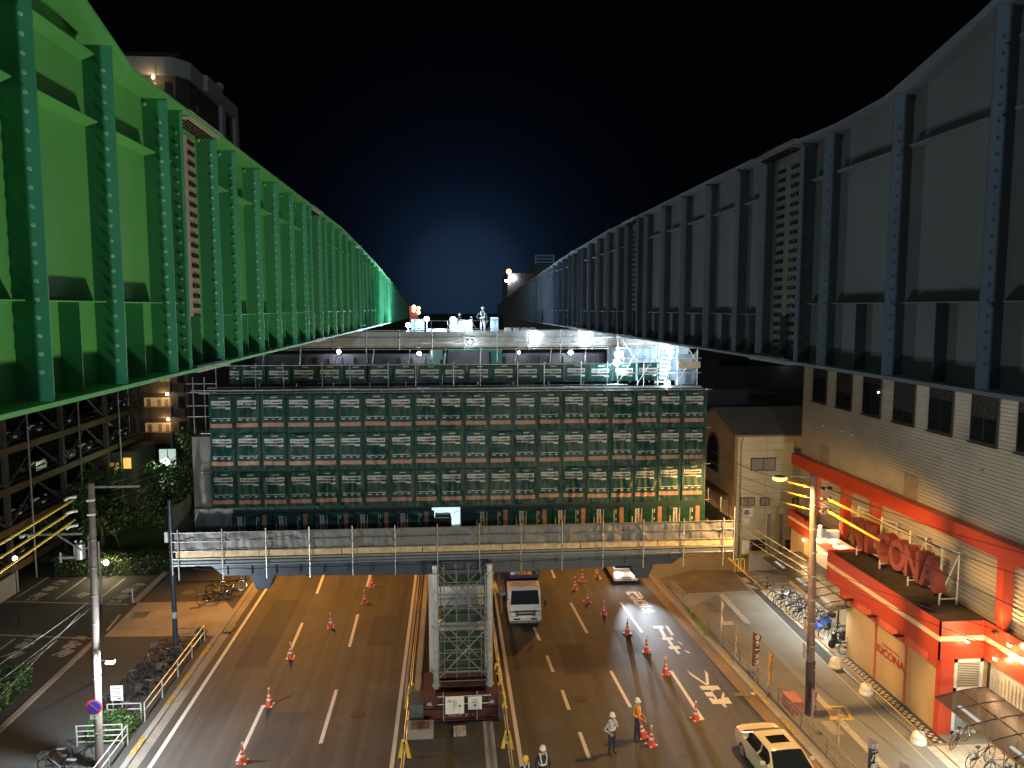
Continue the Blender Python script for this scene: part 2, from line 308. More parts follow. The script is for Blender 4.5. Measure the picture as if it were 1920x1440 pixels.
# tiled apron in front of the arcade
tile=mat('beige_tile',(.50,.46,.36),.5,var=.1,scale=6); tiled=mat('dark_tile',(.05,.048,.045),.5)
b=MB()
for i in range(52):
    for j in range(4):
        x=20.35-.16*j-.16; y=28.6+i*.15
        b.bx(x+.005,x+.155,y+.005,y+.145,.11,.134+.0,(0 if j==1 and i%2==0 or j==2 and i%2 else (1 if j!=1 or i%2 else 0)))
struct(b,'tile_strip',[tile,tiled])
b=MB()
for i in range(22):
    for j in range(8): b.bx(19.55+j*.4,19.54+j*.4+.385,37.2+i*.4,37.2+i*.4+.385,.11,.136)
for i in range(20):
    for j in range(8): b.bx(19.3+j*.4,19.3+j*.4+.385,20.4+i*.4,20.4+i*.4+.385,.11,.136)
struct(b,'tile_pavement',tile)
# central reservation
med=ground_mat('median_asphalt',(.05,.046,.042),.35,.3,.85)
b=MB(); b.bx(-2.1,2.4,8,130,-.1,.02); struct(b,'median',med)
b=MB(); 
for x in (-2.25,2.3): b.bx(x,x+.12,34,110,-.1,.16)
struct(b,'kerb',conc,bevel=.01)
b=MB(); b.bx(1.3,1.75,8,32,.018,.024); b.bx(-1.8,-1.5,33,60,.018,.2); struct(b,'median_patch',conc)
# ================================================================== GIRDERS
green=mat('green_girder_paint',(.10,.38,.13),.55,var=.09,scale=.5,spec=.3); green_cool=mat('green_girder_cool_lit',(.055,.28,.14),.5,var=.08,scale=1,spec=.3)  # stiffener copy darker and tealer: cooler light put into the colour
blueg_dim=mat('blue_grey_girder_dimmed',(.10,.115,.135),.8,var=.1,scale=1,spec=.15); blueg=mat('blue_grey_girder_paint',(.185,.205,.24),.7,var=.1,scale=.5,spec=.2); bolt_m=mat('bolt_heads',(.05,.04,.035),.5,.4); plate_m=mat('primer_plate',(.38,.34,.33),.6,var=.1)  # stiffener copy darkened in colour to offset the strong frontal light
platR=mat('grey_splice_plate',(.17,.18,.19),.6,var=.1)
def girder(side,xw,label,paint,spaint,plate,y_end,st0,step,splices,top):
    boltp=mat('bolt_pale_green',(.30,.55,.34),.5) if side>0 else mat('bolt_dark_blue',(.05,.06,.08),.5)
    s=side  # +1: faces +x (left girder)
    g=thing('bridge_girder',(xw,4,17),label,'bridge girder'); SD=.362 if side>0 else .305; FW=SD+.058
    ys=[2.5,5,6.5,8.1,8.8,9.6,10.5,10.7]+[12+3*i for i in range(int((y_end-12)/3)+1)]+[y_end]
    def tz(y):
        for (a,za),(c,zc) in zip(top,top[1:]):
            if a<=y<=c: return za+(zc-za)*(y-a)/(c-a)
        return top[-1][1]
    b=MB(); n=len(ys)
    b.add([(xw-.01,y,17.05) for y in ys]+[(xw-.01,y,tz(y)) for y in ys]+[(xw+.01,y,17.05) for y in ys]+[(xw+.01,y,tz(y)) for y in ys],
          [(i,i+1,n+i+1,n+i) for i in range(n-1)]+[(2*n+i,3*n+i,3*n+i+1,2*n+i+1) for i in range(n-1)]+[(0,n,3*n,2*n),(n-1,3*n-1,4*n-1,2*n-1)]); b.build('web',paint,g)
    b=MB()
    for z0,th in ((None,.035),):
        b.add([(xw+dx,y,tz(y)+dz) for dz in (0,th) for dx in (-FW,FW) for y in ys],
              [(i,i+1,n+i+1,n+i) for i in range(n-1)]+[(2*n+i,3*n+i,3*n+i+1,2*n+i+1) for i in range(n-1)]+[(i,2*n+i,2*n+i+1,i+1) for i in range(n-1)]+[(n+i,n+i+1,3*n+i+1,3*n+i) for i in range(n-1)]+[(n-1,2*n-1,4*n-1,3*n-1),(0,2*n,3*n,n)])
    b.build('top_flange',paint,g)
    b=MB(); b.bx(xw-FW+.01,xw+FW-.01,2.5,y_end,17.0,17.05); b.build('bottom_flange',paint,g)
    # vertical stiffeners
    k=0; y=st0-step*2; bays=[]
    ysv=[]
    while y<y_end-.3:
        if not any(abs(y-q)<.75 for q in splices): ysv.append(y)
        y+=step
    for q in splices: ysv+= [q-1.08,q+.68]
    ysv.sort(); cnt=0
    far=MB()
    for y in ysv:
        b=MB() if y<45 else far
        b.bx(xw+s*.01,xw+s*SD,y-.009,y+.009,17.05,tz(y)-.001)
        if y<30:   # row of temporary bolts on the face
            z=17.35
            while z<tz(y)-.3: b.tube((xw+s*(SD-.10),y-.03,z),(xw+s*(SD-.10),y-.008,z),.022,6,1); z+=.185
            b.ball((xw+s*.055,y-.02,tz(y)-.08),.03,6,1)
        if y<45: b.build('stiffener',[spaint,boltp],g)
    far.build('far_stiffeners',spaint,g)['kind']='stuff'
    # horizontal stiffeners, bay by bay
    for y0,y1 in zip(ysv,ysv[1:]):
        if any(y0<q<y1 for q in splices): continue
        lo=18.07 if y0<splices[0]-1.1 else 17.87
        if y0>62: continue
        for z,d in ((lo,SD-.1),(20.2,SD-.1),(20.98,SD-.1)):
            hb=MB()
            if z<tz(max(y0,y1))-.15 and not(z>20.9 and y1>10.6): hb.prism([(xw+s*.011,y0+.012),(xw+s*d,y0+.012),(xw+s*d,y1-.25),(xw+s*.011,y1-.02)],'z',z,z+.014).build('horizontal_stiffener',paint,g)
    for y0,y1 in zip(ysv,ysv[1:]):
        if y1-y0<1.3: continue
        lo=18.07 if y0<splices[0]-1.1 else 17.87
        if y0<42: MB().bx(xw+s*.011,xw+s*(SD-.12),(y0+y1)/2-.008,(y0+y1)/2+.008,17.051,lo-.001).build('short_stiffener',spaint,g)
    for q in splices:
        w2=.50; pl=MB()
        pl.bx(xw+s*.011,xw+s*.028,q-w2,q+w2,17.22,tz(q)-.12); pl.bx(xw+s*.05,xw+s*(FW-.04),q-w2*1.6,q+w2*1.6,tz(q)-.03,tz(q)-.003); pl.bx(xw+s*.05,xw+s*(FW-.04),q-w2*1.6,q+w2*1.6,17.051,17.07); pl.bx(xw-FW+.02,xw+FW-.02,q-w2*1.8,q+w2*1.8,16.97,16.999); pl.bx(xw-FW,xw+FW,q-w2*1.8,q+w2*1.8,tz(q)+.036,tz(q)+.06)
        po=pl.build('splice_plate',plate,g)
        bb=MB(); z=17.35
        while z<tz(q)-.2:
            for c in (-.42,-.32,-.22,.16,.26,.36): 
                if q<30: bb.tube((xw+s*.028,q+c,z),(xw+s*.07,q+c,z),.036,6)
                elif q<60: bb.bx(xw+s*.028 if s>0 else xw-.06,xw+.06 if s>0 else xw-.028,q+c-.025,q+c+.025,z-.025,z+.025)
            z+=.172
        if q<30:
            for i in range(12):
                for xx in (.08,.15,.22,.29):
                    bb.tube((xw+s*xx,q-.6+i*.11,tz(q)-.03),(xw+s*xx,q-.6+i*.11,tz(q)-.065),.024,6); bb.tube((xw+s*xx,q-.6+i*.11,17.07),(xw+s*xx,q-.6+i*.11,17.105),.024,6)
        if bb.v: bb.build('bolt_heads',bolt_m,po)['kind']='stuff'
    # end frame
    return g
girder(1,-4.42,'long bright green steel bridge girder on the left side',green,green_cool,plate_m,76,10.02,1.815,[13.55,24.6,35.4,46.3],[(2,23.4),(8.1,21.75),(10.5,21.02),(30,20.98),(42,20.5),(58,19.6),(76,18.5)])
girder(-1,6.46,'long dark blue grey steel bridge girder on the right side',blueg,blueg_dim,platR,101,10.5,1.97,[14.42,26.3,38.1,49.9],[(2,23.6),(8.46,21.41),(10.63,20.92),(12.5,20.85),(15.4,20.97),(30,20.95),(41,20.72),(56,20.15),(75,19.4),(101,18.2)])
# ================================================================== PIER, SUPPORT TOWER, SCAFFOLD
navy=mat('navy_pier_paint',(.028,.040,.065),.45,var=.15); concp=mat('pier_concrete',(.50,.49,.46),.7,var=.15,scale=1.2); red_iron=mat('red_oxide_steel',(.085,.022,.02),.55,var=.25,scale=3)
wood=mat('planks',(.50,.36,.20),.75,var=.25,scale=4); sheetg=mat('grey_sheeting',(.15,.145,.14),.6,var=.12,scale=1.5); sheetd=mat('dark_sheeting',(.10,.10,.105),.5,var=.15)
g=thing('bridge_pier',(.4,36.5,0),'navy steel crossbeam pier on a concrete column standing in the central reservation','bridge pier')
b=MB(); b.prism([(.4+1.55*math.cos(t)*abs(math.cos(t))**-.35 if abs(math.cos(t))>.01 else .4,37+1.3*math.sin(t)) for t in [i*2*PI/24+.01 for i in range(24)]],'z',0,6.3); b.build('column',concp,g,smooth=True)
b=MB(); b.prism([(-10.9,6.95),(-10.1,6.2),(-1.6,6.0),(2.4,6.0),(10.2,6.2),(11.2,6.95),(11.2,7.9),(-10.9,7.9)],'y',33.95,37.2); b.build('crossbeam',navy,g,bevel=.02)
b=MB(); b.bx(-10.0,10.2,33.85,33.95,6.7,6.76)
for i in range(20): b.bx(-9.9+i*1.05,-9.88+i*1.05,33.87,33.95,6.25,7.2)
b.build('crossbeam_ribs',navy,g)
for x in (-8.45,8.85):
    b=MB(); b.prism([(x-.6,6.2),(x-.3,5.45),(x+.28,5.45),(x+.6,6.2)],'y',34.2,35.2); b.build('bracket',navy,g,bevel=.03)
# support tower
tw=mat('tower_steel',(.23,.26,.25),.4,.5,.25,4); twl=mat('tower_leg_pipe',(.42,.44,.43),.38,.5,.2,5); netg=mat('green_net',(.02,.05,.035),.8,alpha=.8)
t=thing('support_tower',(.45,33.4,0),'grey steel lattice support tower with diagonal bracing in front of the pier','support tower')
LX=(-.72,1.66); LY=(32.6,33.8)
for x in LX:
    for y in LY:
        b=MB(); b.tube((x,y,1.3),(x,y,6.9 if y<33 else 5.98),.125 if y<33 else .10,14)
        for z in (1.45,4.1,6.5): b.lathe((x,y,z),[(.15,-.03),(.19,-.03),(.19,.03),(.15,.03)],14)
        b.build('leg',twl,t,smooth=True)
b=MB()
for z in (1.6,2.0,2.9,3.6,4.15,4.9,5.55,6.1,6.6):
    for y in LY: b.tube((LX[0],y,z),(LX[1],y,z),.03,6)
    for x in LX: b.tube((x,LY[0],z),(x,LY[1],z),.03,6)
for z0,z1 in ((1.6,4.1),(4.15,6.6)):
    for y in LY: b.tube((LX[0],y,z0),(LX[1],y,z1),.032,6); b.tube((LX[1],y+.05,z0),(LX[0],y+.05,z1),.032,6)
b.build('braces',tw,t)
b=MB()
for i in range(0,10,2):   # finer inner scaffold frames
    z=1.7+i*.5; b.tube((-.35,33.3,z),(1.3,33.3,z),.02,5)
    if i%2: b.tube((-.35,33.3,z),(1.3,33.3,z+.5),.016,5); b.tube((1.3,33.35,z),(-.35,33.35,z+.5),.016,5)
for x in (-.35,.2,.75,1.3): b.tube((x,33.3,1.4),(x,33.3,6.8),.02,5)
for x in (-.5,1.45):
    for i in range(9): b.tube((x,32.85,1.7+i*.55),(x,33.9,2.2+i*.55),.016,5)
b.build('inner_frames',metald,t)
b=MB(); b.bx(-.6,1.5,34.0,34.02,1.35,3.3); b.bx(-.6,1.5,34.0,34.02,3.7,4.5); b.bx(-.6,1.5,34.0,34.02,5.4,6.0); b.build('netting',netg,t)
b=MB(); 
for z0 in (.12,.72):
    for y in (32.1,33.0,33.9): b.bx(-1.25,1.95,y-.16,y+.16,z0,z0+.04); b.bx(-1.25,1.95,y-.16,y+.16,z0+.5,z0+.54); b.bx(-1.25,1.95,y-.02,y+.02,z0+.04,z0+.5)
b.bx(-1.3,-.75,31.95,34.1,1.26,1.32); b.bx(1.45,2.0,31.95,34.1,1.26,1.32)
b.bx(-1.22,-.8,31.9,31.93,.75,1.25); b.bx(1.5,1.92,31.9,31.93,.75,1.25)
b.build('base_beams',red_iron,t,bevel=.006)
for x in (-1.0,1.7): text('45',.2,white,(x,31.885,.95),Matrix.Rotation(R(90),4,'X'),t,'lettering')
text('MKC 14   JP - 11',.17,mat('chalk_white',(.45,.42,.40)),(.4,31.865,.42),Matrix.Rotation(R(90),4,'X'),t,'lettering')
MB().bx(-1.9,-1.27,31.95,33.2,.25,.9).build('side_box',sheetd,t); MB().bx(1.97,2.18,31.95,33.4,.15,.9).build('side_box',sheetd,t)
# sign boards
for (x0,x1,z0,z1,lb) in ((-.32,.49,.52,1.31,'larger white notice board with brown heading hung on the red base beams'),(.66,1.26,.68,1.27,'smaller white notice board with a diamond mark hung on the red base beams')):
    s_=thing('notice_board',((x0+x1)/2,31.8,z0),lb,'notice board','notice boards on the tower base')
    b=MB(); b.bx(x0,x1,31.78,31.81,z0,z1); b.build('board',mat('board_white',(.75,.73,.68),.5,var=.05),s_,bevel=.02)
    inkb=mat('brown_ink',(.35,.13,.05)); ink=mat('grey_ink',(.12,.12,.13))
    b=MB(); wd=x1-x0
    if wd>.7:
        b.bx(x0+.09,x0+.28,31.772,31.779,z1-.25,z1-.20,1)
        text('JFE',.1,inkb,((x0+.185),31.776,z1-.15),Matrix.Rotation(R(90),4,'X'),s_,ext=.002)
        for i in range(3): b.bx(x0+.34+.06*i,x0+.355+.06*i,31.772,31.779,z0+.15+.1*i,z1-.12-.03*i)
        cx,cz=x0+.62,z0+.36
    else:
        text('大成',.09,ink,((x0+x1)/2,31.776,z1-.15),Matrix.Rotation(R(90),4,'X'),s_,ext=.002)
        b.bx(x0+.17,x1-.17,31.772,31.779,z1-.27,z1-.24); cx,cz=(x0+x1)/2,z0+.2
    b.prism([(cx-.07,cz),(cx,cz-.07),(cx+.07,cz),(cx,cz+.07)],'y',31.772,31.779); b.build('print',[ink,inkb],s_)
pipe=thing('handrail',(.5,31.85,0),'thin scaffold pipe rail clamped in front of the red base beams','handrail')
b=MB()
for x in (-.4,1.05): b.tube((x,31.83,.2),(x,31.83,1.5),.024,8)
for z in (1.28,.93): b.tube((-.65,31.86,z),(1.65,31.86,z),.022,8)
b.build('pipes',metal,pipe)
blk=thing('concrete_block',(-1.38,31.1,0),'square weathered concrete block with a hatch beside the tower base','concrete block')
b=MB(); b.bx(-1.93,-.82,30.75,31.6,.02,.42); b.build('block',conc,blk,bevel=.03); b=MB(); b.bx(-1.75,-1.0,30.9,31.45,.421,.44); b.build('hatch',mat('rust_plate',(.16,.09,.06),.8,var=.3),blk)
st=thing('timber_stack',(.27,31.2,0),'small stack of grey timber blocks at the foot of the tower','timber stack')
b=MB()
for i in range(4): b.bx(.02+i*.135,.145+i*.135,30.85+(i%2)*.03,31.5,.02,.14+(i%3)*.01)
b.build('blocks',mat('old_timber',(.36,.33,.28),.8,var=.3),st,bevel=.008)
# yellow barricade stands and pipes along the median
yel=mat('barrier_yellow',(.72,.50,.05),.5,var=.15)
bs=thing('barricade_stand',(0,0,0),'x','barricade stand','yellow barricade stands along the median')
q=L_()
for sx in (-1,1):
    q.add([(sx*.03,-.035,.80),(sx*.10,-.035,.80),(sx*.27,-.035,.02),(sx*.11,-.035,.02),(sx*.03,.035,.80),(sx*.10,.035,.80),(sx*.27,.035,.02),(sx*.11,.035,.02)],[(0,1,2,3),(4,7,6,5),(0,4,5,1),(1,5,6,2),(2,6,7,3),(3,7,4,0)])
q.bx(-.15,.15,-.03,.03,.25,.33); q.bx(-.08,.08,-.03,.03,.55,.6); q.build('frame',yel,bs,bevel=.01)
q=L_(); q.tube((-.05,0,.62),(.05,0,.62),.05,8); q.tube((-.04,-.04,.4),(.05,.05,.4),.04,8); q.build('clamp',dark,bs)
stands=[(-1.95,29.5,'nearest yellow barricade stand on the left edge of the median'),(-1.93,33.3,'yellow barricade stand beside the left end of the tower base'),(-1.9,34.2,'yellow barricade stand behind another one left of the tower'),(2.22,29.8,'nearest yellow barricade stand on the right edge of the median'),(2.2,33.0,'yellow barricade stand right of the tower base'),(2.2,33.9,'yellow barricade stand right of the tower, second from the base'),(2.18,35.8,'farthest visible yellow barricade stand right of the tower')]
for i,(x,y,lb) in enumerate(stands):
    o=bs if i==0 else copy_tree(bs); o.location=(x,y,0); o['label']=lb; o.rotation_euler.z=R(random.uniform(-15,15))
for x,lb in ((-1.95,'long pale pipe rail running along the left edge of the median'),(2.22,'long pale pipe rail running along the right edge of the median')):
    b=MB(); 
    for k in (0,1): b.tube((x-.03+.09*k,24,.62+.02*k),(x-.03+.09*k,50,.62+.02*k),.026,8)
    tag(b.build('pipe_rail',metal),lb,'pipe rail')
# lower working platform
pf=thing('work_platform',(.4,34,7.2),'long scaffold working platform with plank edge hung round the pier crossbeam','work platform')
b=MB(); b.bx(-11.9,12.7,33.05,38.6,7.22,7.3); b.build('deck',mat('deck_boards',(.22,.20,.17),.7,var=.2),pf)
b=MB(); b.bx(-11.9,12.7,33.0,33.2,6.98,7.2); b.bx(-11.9,12.7,37.8,38.0,6.98,7.2)
for i in range(14): b.bx(-11.8+i*1.87,-11.68+i*1.87,33.2,37.8,7.0,7.2)
b.build('edge_beam',mat('slate_beam',(.10,.12,.145),.5,var=.15),pf)
for i in range(7):
    x0=-11.75+i*3.5; b=MB(); b.bx(x0,x0+3.47,33.0,33.04,7.36,7.62); b.build('toe_board',wood,pf)
def sheet_verts(o,r,u,n,wd,h,us,vs,seed,amp,gath=.0):
    out=[]
    for v in vs:
        for uu in us:
            p=Vector((uu*wd*1.3+seed*7.3,v*h*1.1+seed*3.1,seed)); d=noise.noise(p*1.6)*amp+noise.noise(p*Vector((4.5,1.1,1)) if False else Vector((p.x*4.5,p.y*1.2,p.z)))*amp*.5
            edge=min(uu,1-uu); k=min(1,edge/.12); vv=min(v,1-v); k*=min(1,vv/.05+.25)
            sag=-amp*.4*math.sin(PI*uu)*(1-v) 
            out.append(o+r*(uu*wd)+u*((1-v)*h+sag*.3)+n*(d*k))
    return out
def cloth(name,o,r,u,n,wd,h,m,parent,seed,amp=.06,nu=14,nv=10):
    us=[i/nu for i in range(nu+1)]; vs=[i/nv for i in range(nv+1)]
    b=MB(); b.add(sheet_verts(Vector(o),Vector(r),Vector(u),Vector(n),wd,h,us,vs,seed,amp),[(j*(nu+1)+i,j*(nu+1)+i+1,(j+1)*(nu+1)+i+1,(j+1)*(nu+1)+i) for j in range(nv) for i in range(nu)])
    return b.build(name,m,parent,smooth=True)
for i in range(7): cloth('dust_sheet',(-11.8+i*3.5,33.03,7.6),(1,0,0),(0,0,1),(0,-1,0),3.5,.84,sheetg,pf,i,.12,60,10)
for i in range(14):
    x=-11.62+i*1.835; b=MB(); b.tube((x,32.93,6.4),(x,32.93,8.62),.026,8); b.ball((x,32.93,7.95),.045,8); b.build('post',metal,pf,smooth=True)
b=MB()
for z in (8.47,8.08,7.66,7.33,7.05): b.tube((-11.9,32.97,z),(12.7,32.97,z),.022,6)
b.build('rails',metald,pf)
b=MB(); pts=[(-11+i*.46,32.9,6.92-.07*abs(math.sin(i*.85))) for i in range(52)]; b.path(pts,.018,5); b.build('cable',black,pf)
# right and left side returns of the platform
cloth('side_sheet',(12.7,33.1,7.6),(0,1,0),(0,0,1),(1,0,0),5.4,.84,sheetg,pf,31,.06,16,8); cloth('side_sheet',(-11.85,33.1,7.6),(0,1,0),(0,0,1),(1,0,0),5.4,1.9,sheetg,pf,32,.06,16,8)
b=MB()
for y in (33,34.8,36.6,38.4):
    b.tube((12.75,y,6.6),(12.75,y,9.1),.024,6); b.tube((-11.9,y,6.6),(-11.9,y,8.6),.024,6)
for z in (7.1,7.7,8.1,8.5): b.tube((12.75,33,z),(12.75,38.4,z),.022,6)
b.build('side_posts',metal,pf)
# green scaffold enclosure
sf=thing('scaffold',(.7,36,7.3),'tall pipe scaffold wrapped in green sheets standing on the working platform','scaffold')
for i in range(13):
    x=-10.75+i*1.9; b=MB(); b.tube((x,35.12,7.3),(x,35.12,14.25),.025,6); b.build('standard',metal,sf)
b=MB()
for z in (8.9,10.65,12.4,14.2):
    for y in (35.12,36.7): b.tube((-11.2,y,z),(12.3,y,z),.024,6)
    for i in range(12): b.tube((-10.75+i*1.9,35.12,z),(-10.75+i*1.9,36.7,z),.024,6)
for i in range(12): b.tube((-9.6+i*1.9,36.7,7.3),(-9.6+i*1.9,36.7,14.3),.024,6)
b.tube((-11.5,35.0,14.35),(11.7,35.0,14.35),.024,6); b.build('ledgers',metal,sf)
b=MB(); b.bx(-10.7,12.0,35.6,36.5,14.2,14.25); b.bx(-10.7,12.0,35.6,36.5,8.85,8.9); b.build('walkway',metald,sf)
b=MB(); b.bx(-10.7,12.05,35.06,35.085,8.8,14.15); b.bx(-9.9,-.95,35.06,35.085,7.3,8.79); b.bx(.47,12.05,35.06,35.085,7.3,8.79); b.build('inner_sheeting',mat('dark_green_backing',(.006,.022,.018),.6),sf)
cloth('side_sheet',(-11.6,35.2,7.4),(0,1,0),(0,0,1),(-1,0,0),3.2,4.8,sheetg,sf,41,.12,12,16); cloth('side_sheet',(-11.6,35.18,7.35),(1,0,0),(0,0,1),(0,-1,0),.9,4.9,sheetg,sf,42,.10,8,16)
cloth('side_sheet',(-11.55,34.95,7.3),(1,0,0),(0,0,1),(0,-1,0),1.7,1.7,sheetg,sf,43,.12,10,8)
cloth('side_sheet',(12.1,35.2,7.4),(.06,1,0),(0,0,1),(1,0,0),3.2,6.8,mat('dark_green_side',(.02,.05,.035),.5),sf,44,.12,12,16)
grn=mat('green_sheet',(.007,.043,.034),.45,var=.15,scale=2,spec=.28); prw=mat('sheet_print_white',(.46,.47,.46),.45,var=.08); pro=mat('sheet_print_orange',(.36,.17,.11),.5,var=.12); prr=mat('sheet_print_red',(.25,.09,.06),.5); pri=mat('sheet_print_ink',(.05,.06,.06),.5)
US=[0,.04,.1,.12,.17,.22,.27,.33,.4,.45,.5,.55,.6,.66,.72,.78,.84,.87,.92,.96,1]; VS=[0,.03,.055,.075,.105,.14,.18,.225,.25,.27,.31,.325,.36,.42,.48,.54,.595,.61,.64,.665,.70,.745,.79,.85,.9,.95,1]
def green_sheet(seed,wd,h,vertical=False,cut=1.0,amp=.045):
    vs=[v for v in VS if v<=cut+1e-6]; us=US; n=len(us)
    V=sheet_verts(Vector((0,0,-h*1.0)),Vector((1,0,0)),Vector((0,0,1)),Vector((0,-1,0)),wd,h,us,vs,seed,amp)
    if vertical: V=[Vector((-(v.z)*1.0,v.y,-v.x)) for v in V]   # printed sheet hung sideways
    b=L_(); fs=[];ms=[]
    for j in range(len(vs)-1):
        v=(vs[j]+vs[j+1])/2
        for i in range(n-1):
            u=(us[i]+us[i+1])/2; m=0
            if .14<v<.25-.001 and .1<u<.87: m=1
            if .105<=v<.14 and False: m=1
            if .055<v<.075 and .4<u<.66: m=1
            if .27<v<.31 and .33<u<.66 : m=3
            if .31<v<.325 and .1<u<.87: m=1
            if .325<v<.36 and .66<u<.87 and v<.345: m=1
            if .595<v<.61 and .1<u<.87: m=1
            if .64<v<.665 and (.12<u<.27 or .45<u<.55 or .72<u<.84): m=1
            if .745<v<.85 and .04<u<.92: m=2
            if .18<v<.225 and (.45<u<.84): m=4
            fs.append((j*n+i,j*n+i+1,(j+1)*n+i+1,(j+1)*n+i)); ms.append(m)
    b.v=V; b.f=fs; b.m=ms
    # dark lettering on the white panel: E C H O
    def P(u,v):
        i=max(k for k in range(n-1) if us[k]<=u+1e-9); j=max(k for k in range(len(vs)-1) if vs[k]<=v+1e-9)
        a,bb,c,d=(V[j*n+i],V[j*n+i+1],V[(j+1)*n+i+1],V[(j+1)*n+i]); fu=(u-us[i])/(us[i+1]-us[i]); fv=(v-vs[j])/(vs[j+1]-vs[j])
        return (a*(1-fu)+bb*fu)*(1-fv)+(d*(1-fu)+c*fu)*fv+Vector((0,-.006,0))
    GL={'E':[(0,0,.3,1),(0,0,1,.25),(0,.4,.9,.62),(0,.76,1,1)],'C':[(0,0,.3,1),(0,0,1,.25),(0,.76,1,1)],'H':[(0,0,.3,1),(.7,0,1,1),(0,.4,1,.62)],'O':[(0,0,.3,1),(.7,0,1,1),(0,0,1,.25),(0,.76,1,1)]}
    for k,ch in enumerate('ECHO'):
        u0=.14+k*.075
        for (a,bb,c,d) in GL[ch]:
            q=[P(u0+a*.06,.175+bb*.045),P(u0+c*.06,.175+bb*.045),P(u0+c*.06,.175+d*.045),P(u0+a*.06,.175+d*.045)]; b.add(q,[(0,1,2,3)],4)
    me_o=b.build('sheet',[grn,prw,pro,prr,pri],None,smooth=True)
    return me_o
protos=[green_sheet(s,1.10,1.76,amp=.04+.03*(s%4)) for s in range(10)]
used=set()
def place(pr,loc,label,group,s=(1,1,1),rz=0):
    o=pr if pr.name not in used and pr not in used else pr.copy()
    if o is pr: used.add(pr); used.add(pr.name)
    else: COL.objects.link(o)
    o.location=loc; o.scale=s; o.rotation_euler=(R(random.uniform(-.8,.8)),0,rz); tag(o,label,'sheet',group); o.name='scaffold_sheet'; return o
rows=[('top',14.14),('middle',12.38),('bottom',10.62)]
for ri,(rn,z) in enumerate(rows):
    for c in range(20):
        place(random.choice(protos),(-10.75+c*1.14,35.0-.02*random.random(),z+random.uniform(-.03,.03)),f'green printed sheet, {ORD[c]} from the left in the {rn} full row of the scaffold','green printed sheets on the scaffold',s=(.965,1,.97))
protU=[green_sheet(20+s,1.15,1.80,cut=.48) for s in range(3)]
for c in range(18):
    if c==0: x=-10.2
    else: x=-9.65+(c-1)*1.165
    place(random.choice(protU),(x,36.3+.015*random.random(),15.38+random.uniform(-.02,.02)),f'half height green sheet, {ORD[c]} from the left in the upper set-back row','half height green sheets above',s=(.95 if c else .45,1,1))
protV=[green_sheet(40+s,1.25,1.80,vertical=True) for s in range(3)]
for c in range(12):
    x=-9.9+c*1.83
    if c==5: continue
    nm=ORD[c] if c<5 else ORD[c-1]
    o=place(random.choice(protV),(x,34.9,8.72),f'green sheet hung sideways, {nm} from the left in the lowest row above the platform','sideways green sheets along the bottom',s=(1,1,1)); o.rotation_euler=(0,0,0)
# lit doorway in the lowest row
dw=thing('doorway',(-.25,35.05,7.3),'brightly lit white doorway in the green sheeting with a dark equipment case','doorway')
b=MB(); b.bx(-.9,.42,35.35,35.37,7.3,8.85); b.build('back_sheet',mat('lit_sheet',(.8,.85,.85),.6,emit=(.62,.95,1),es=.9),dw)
b=MB(); b.path([(-.85,35.2,8.4),(-.6,35.2,8.62),(-.3,35.2,8.6),(-.1,35.2,8.4)],.012,5); b.path([(.05,35.2,8.2),(.15,35.2,8.5),(.35,35.2,8.6)],.012,5); b.build('cable',black,dw)
gb=thing('equipment_case',(-.35,34.9,7.3),'dark equipment case standing in the lit doorway of the scaffold','equipment case')
b=MB(); b.bx(-.78,.02,34.7,35.1,7.3,8.38); b.build('case',black,gb,bevel=.02); b=MB(); b.bx(-.74,-.02,34.72,35.05,8.44,8.56); b.tube((-.7,34.8,8.38),(-.7,34.8,8.46),.02); b.tube((-.1,34.8,8.38),(-.1,34.8,8.46),.02); b.build('lid',black,gb)
# ---- upper zone: beams between scaffold and top platform
ub=thing('pier_top_beams',(0,38.5,14.3),'dark steel beams and bearings under the upper platform behind the green sheets','steel beams')
b=MB(); b.bx(-9.5,7.8,38.4,38.8,14.3,15.75)
for i in range(30): b.bx(-9.4+i*.58,-9.36+i*.58,38.25,38.4,14.4,15.6)
b.build('cross_beam',mat('brown_steel',(.085,.065,.07),.5,var=.2),ub)
b=MB(); b.bx(-1.0,-.35,37.8,38.3,15.5,15.95); b.bx(-.85,-.5,37.85,38.25,14.8,15.5); b.build('bearing',mat('pale_green_steel',(.25,.42,.38),.4),ub)
b=MB(); b.bx(-.1,2.55,37.6,38.2,15.85,16.0); b.bx(2.0,2.55,37.7,38.2,14.6,15.85); b.build('jack',mat('teal_steel',(.04,.22,.16),.4),ub)
b=MB(); b.bx(-.1,1.9,37.5,37.58,14.9,15.85); b.build('panel',mat('mauve_panel',(.20,.17,.18),.6),ub)
tp=thing('upper_platform',(0,42,16),'upper working platform with grey hoarding sheets level with the girder bottoms','work platform')
b=MB(); b.bx(-9.0,12.6,37.05,37.12,16.12,16.2); b.bx(-7.5,10.5,37.2,56,16.2,16.3); b.build('deck',mat('grey_deck',(.30,.30,.31),.6,var=.15),tp)
for i in range(6): cloth('dust_sheet',(-9.0+i*3.4,37.0,16.35),(1,0,0),(0,0,1),(0,-1,0),3.4,.55,mat('pale_sheeting',(.36,.36,.37),.5,var=.1),tp,50+i,.06,30,6)
b=MB(); b.bx(-9.0,11.5,36.98,37.02,16.2,16.34); b.build('toe_board',mat('pale_planks',(.5,.43,.36),.7,var=.15),tp)
for i in range(13):
    x=-8.6+i*1.55; b=MB(); b.tube((x,36.9,15.4 if i%2 else 16),(x,36.9,17.0),.022,6); b.build('post',metal,tp)
b=MB()
for z in (16.95,16.6,16.15,16.05): b.tube((-9.2,36.9,z),(12.4,36.9,z),.02,6)
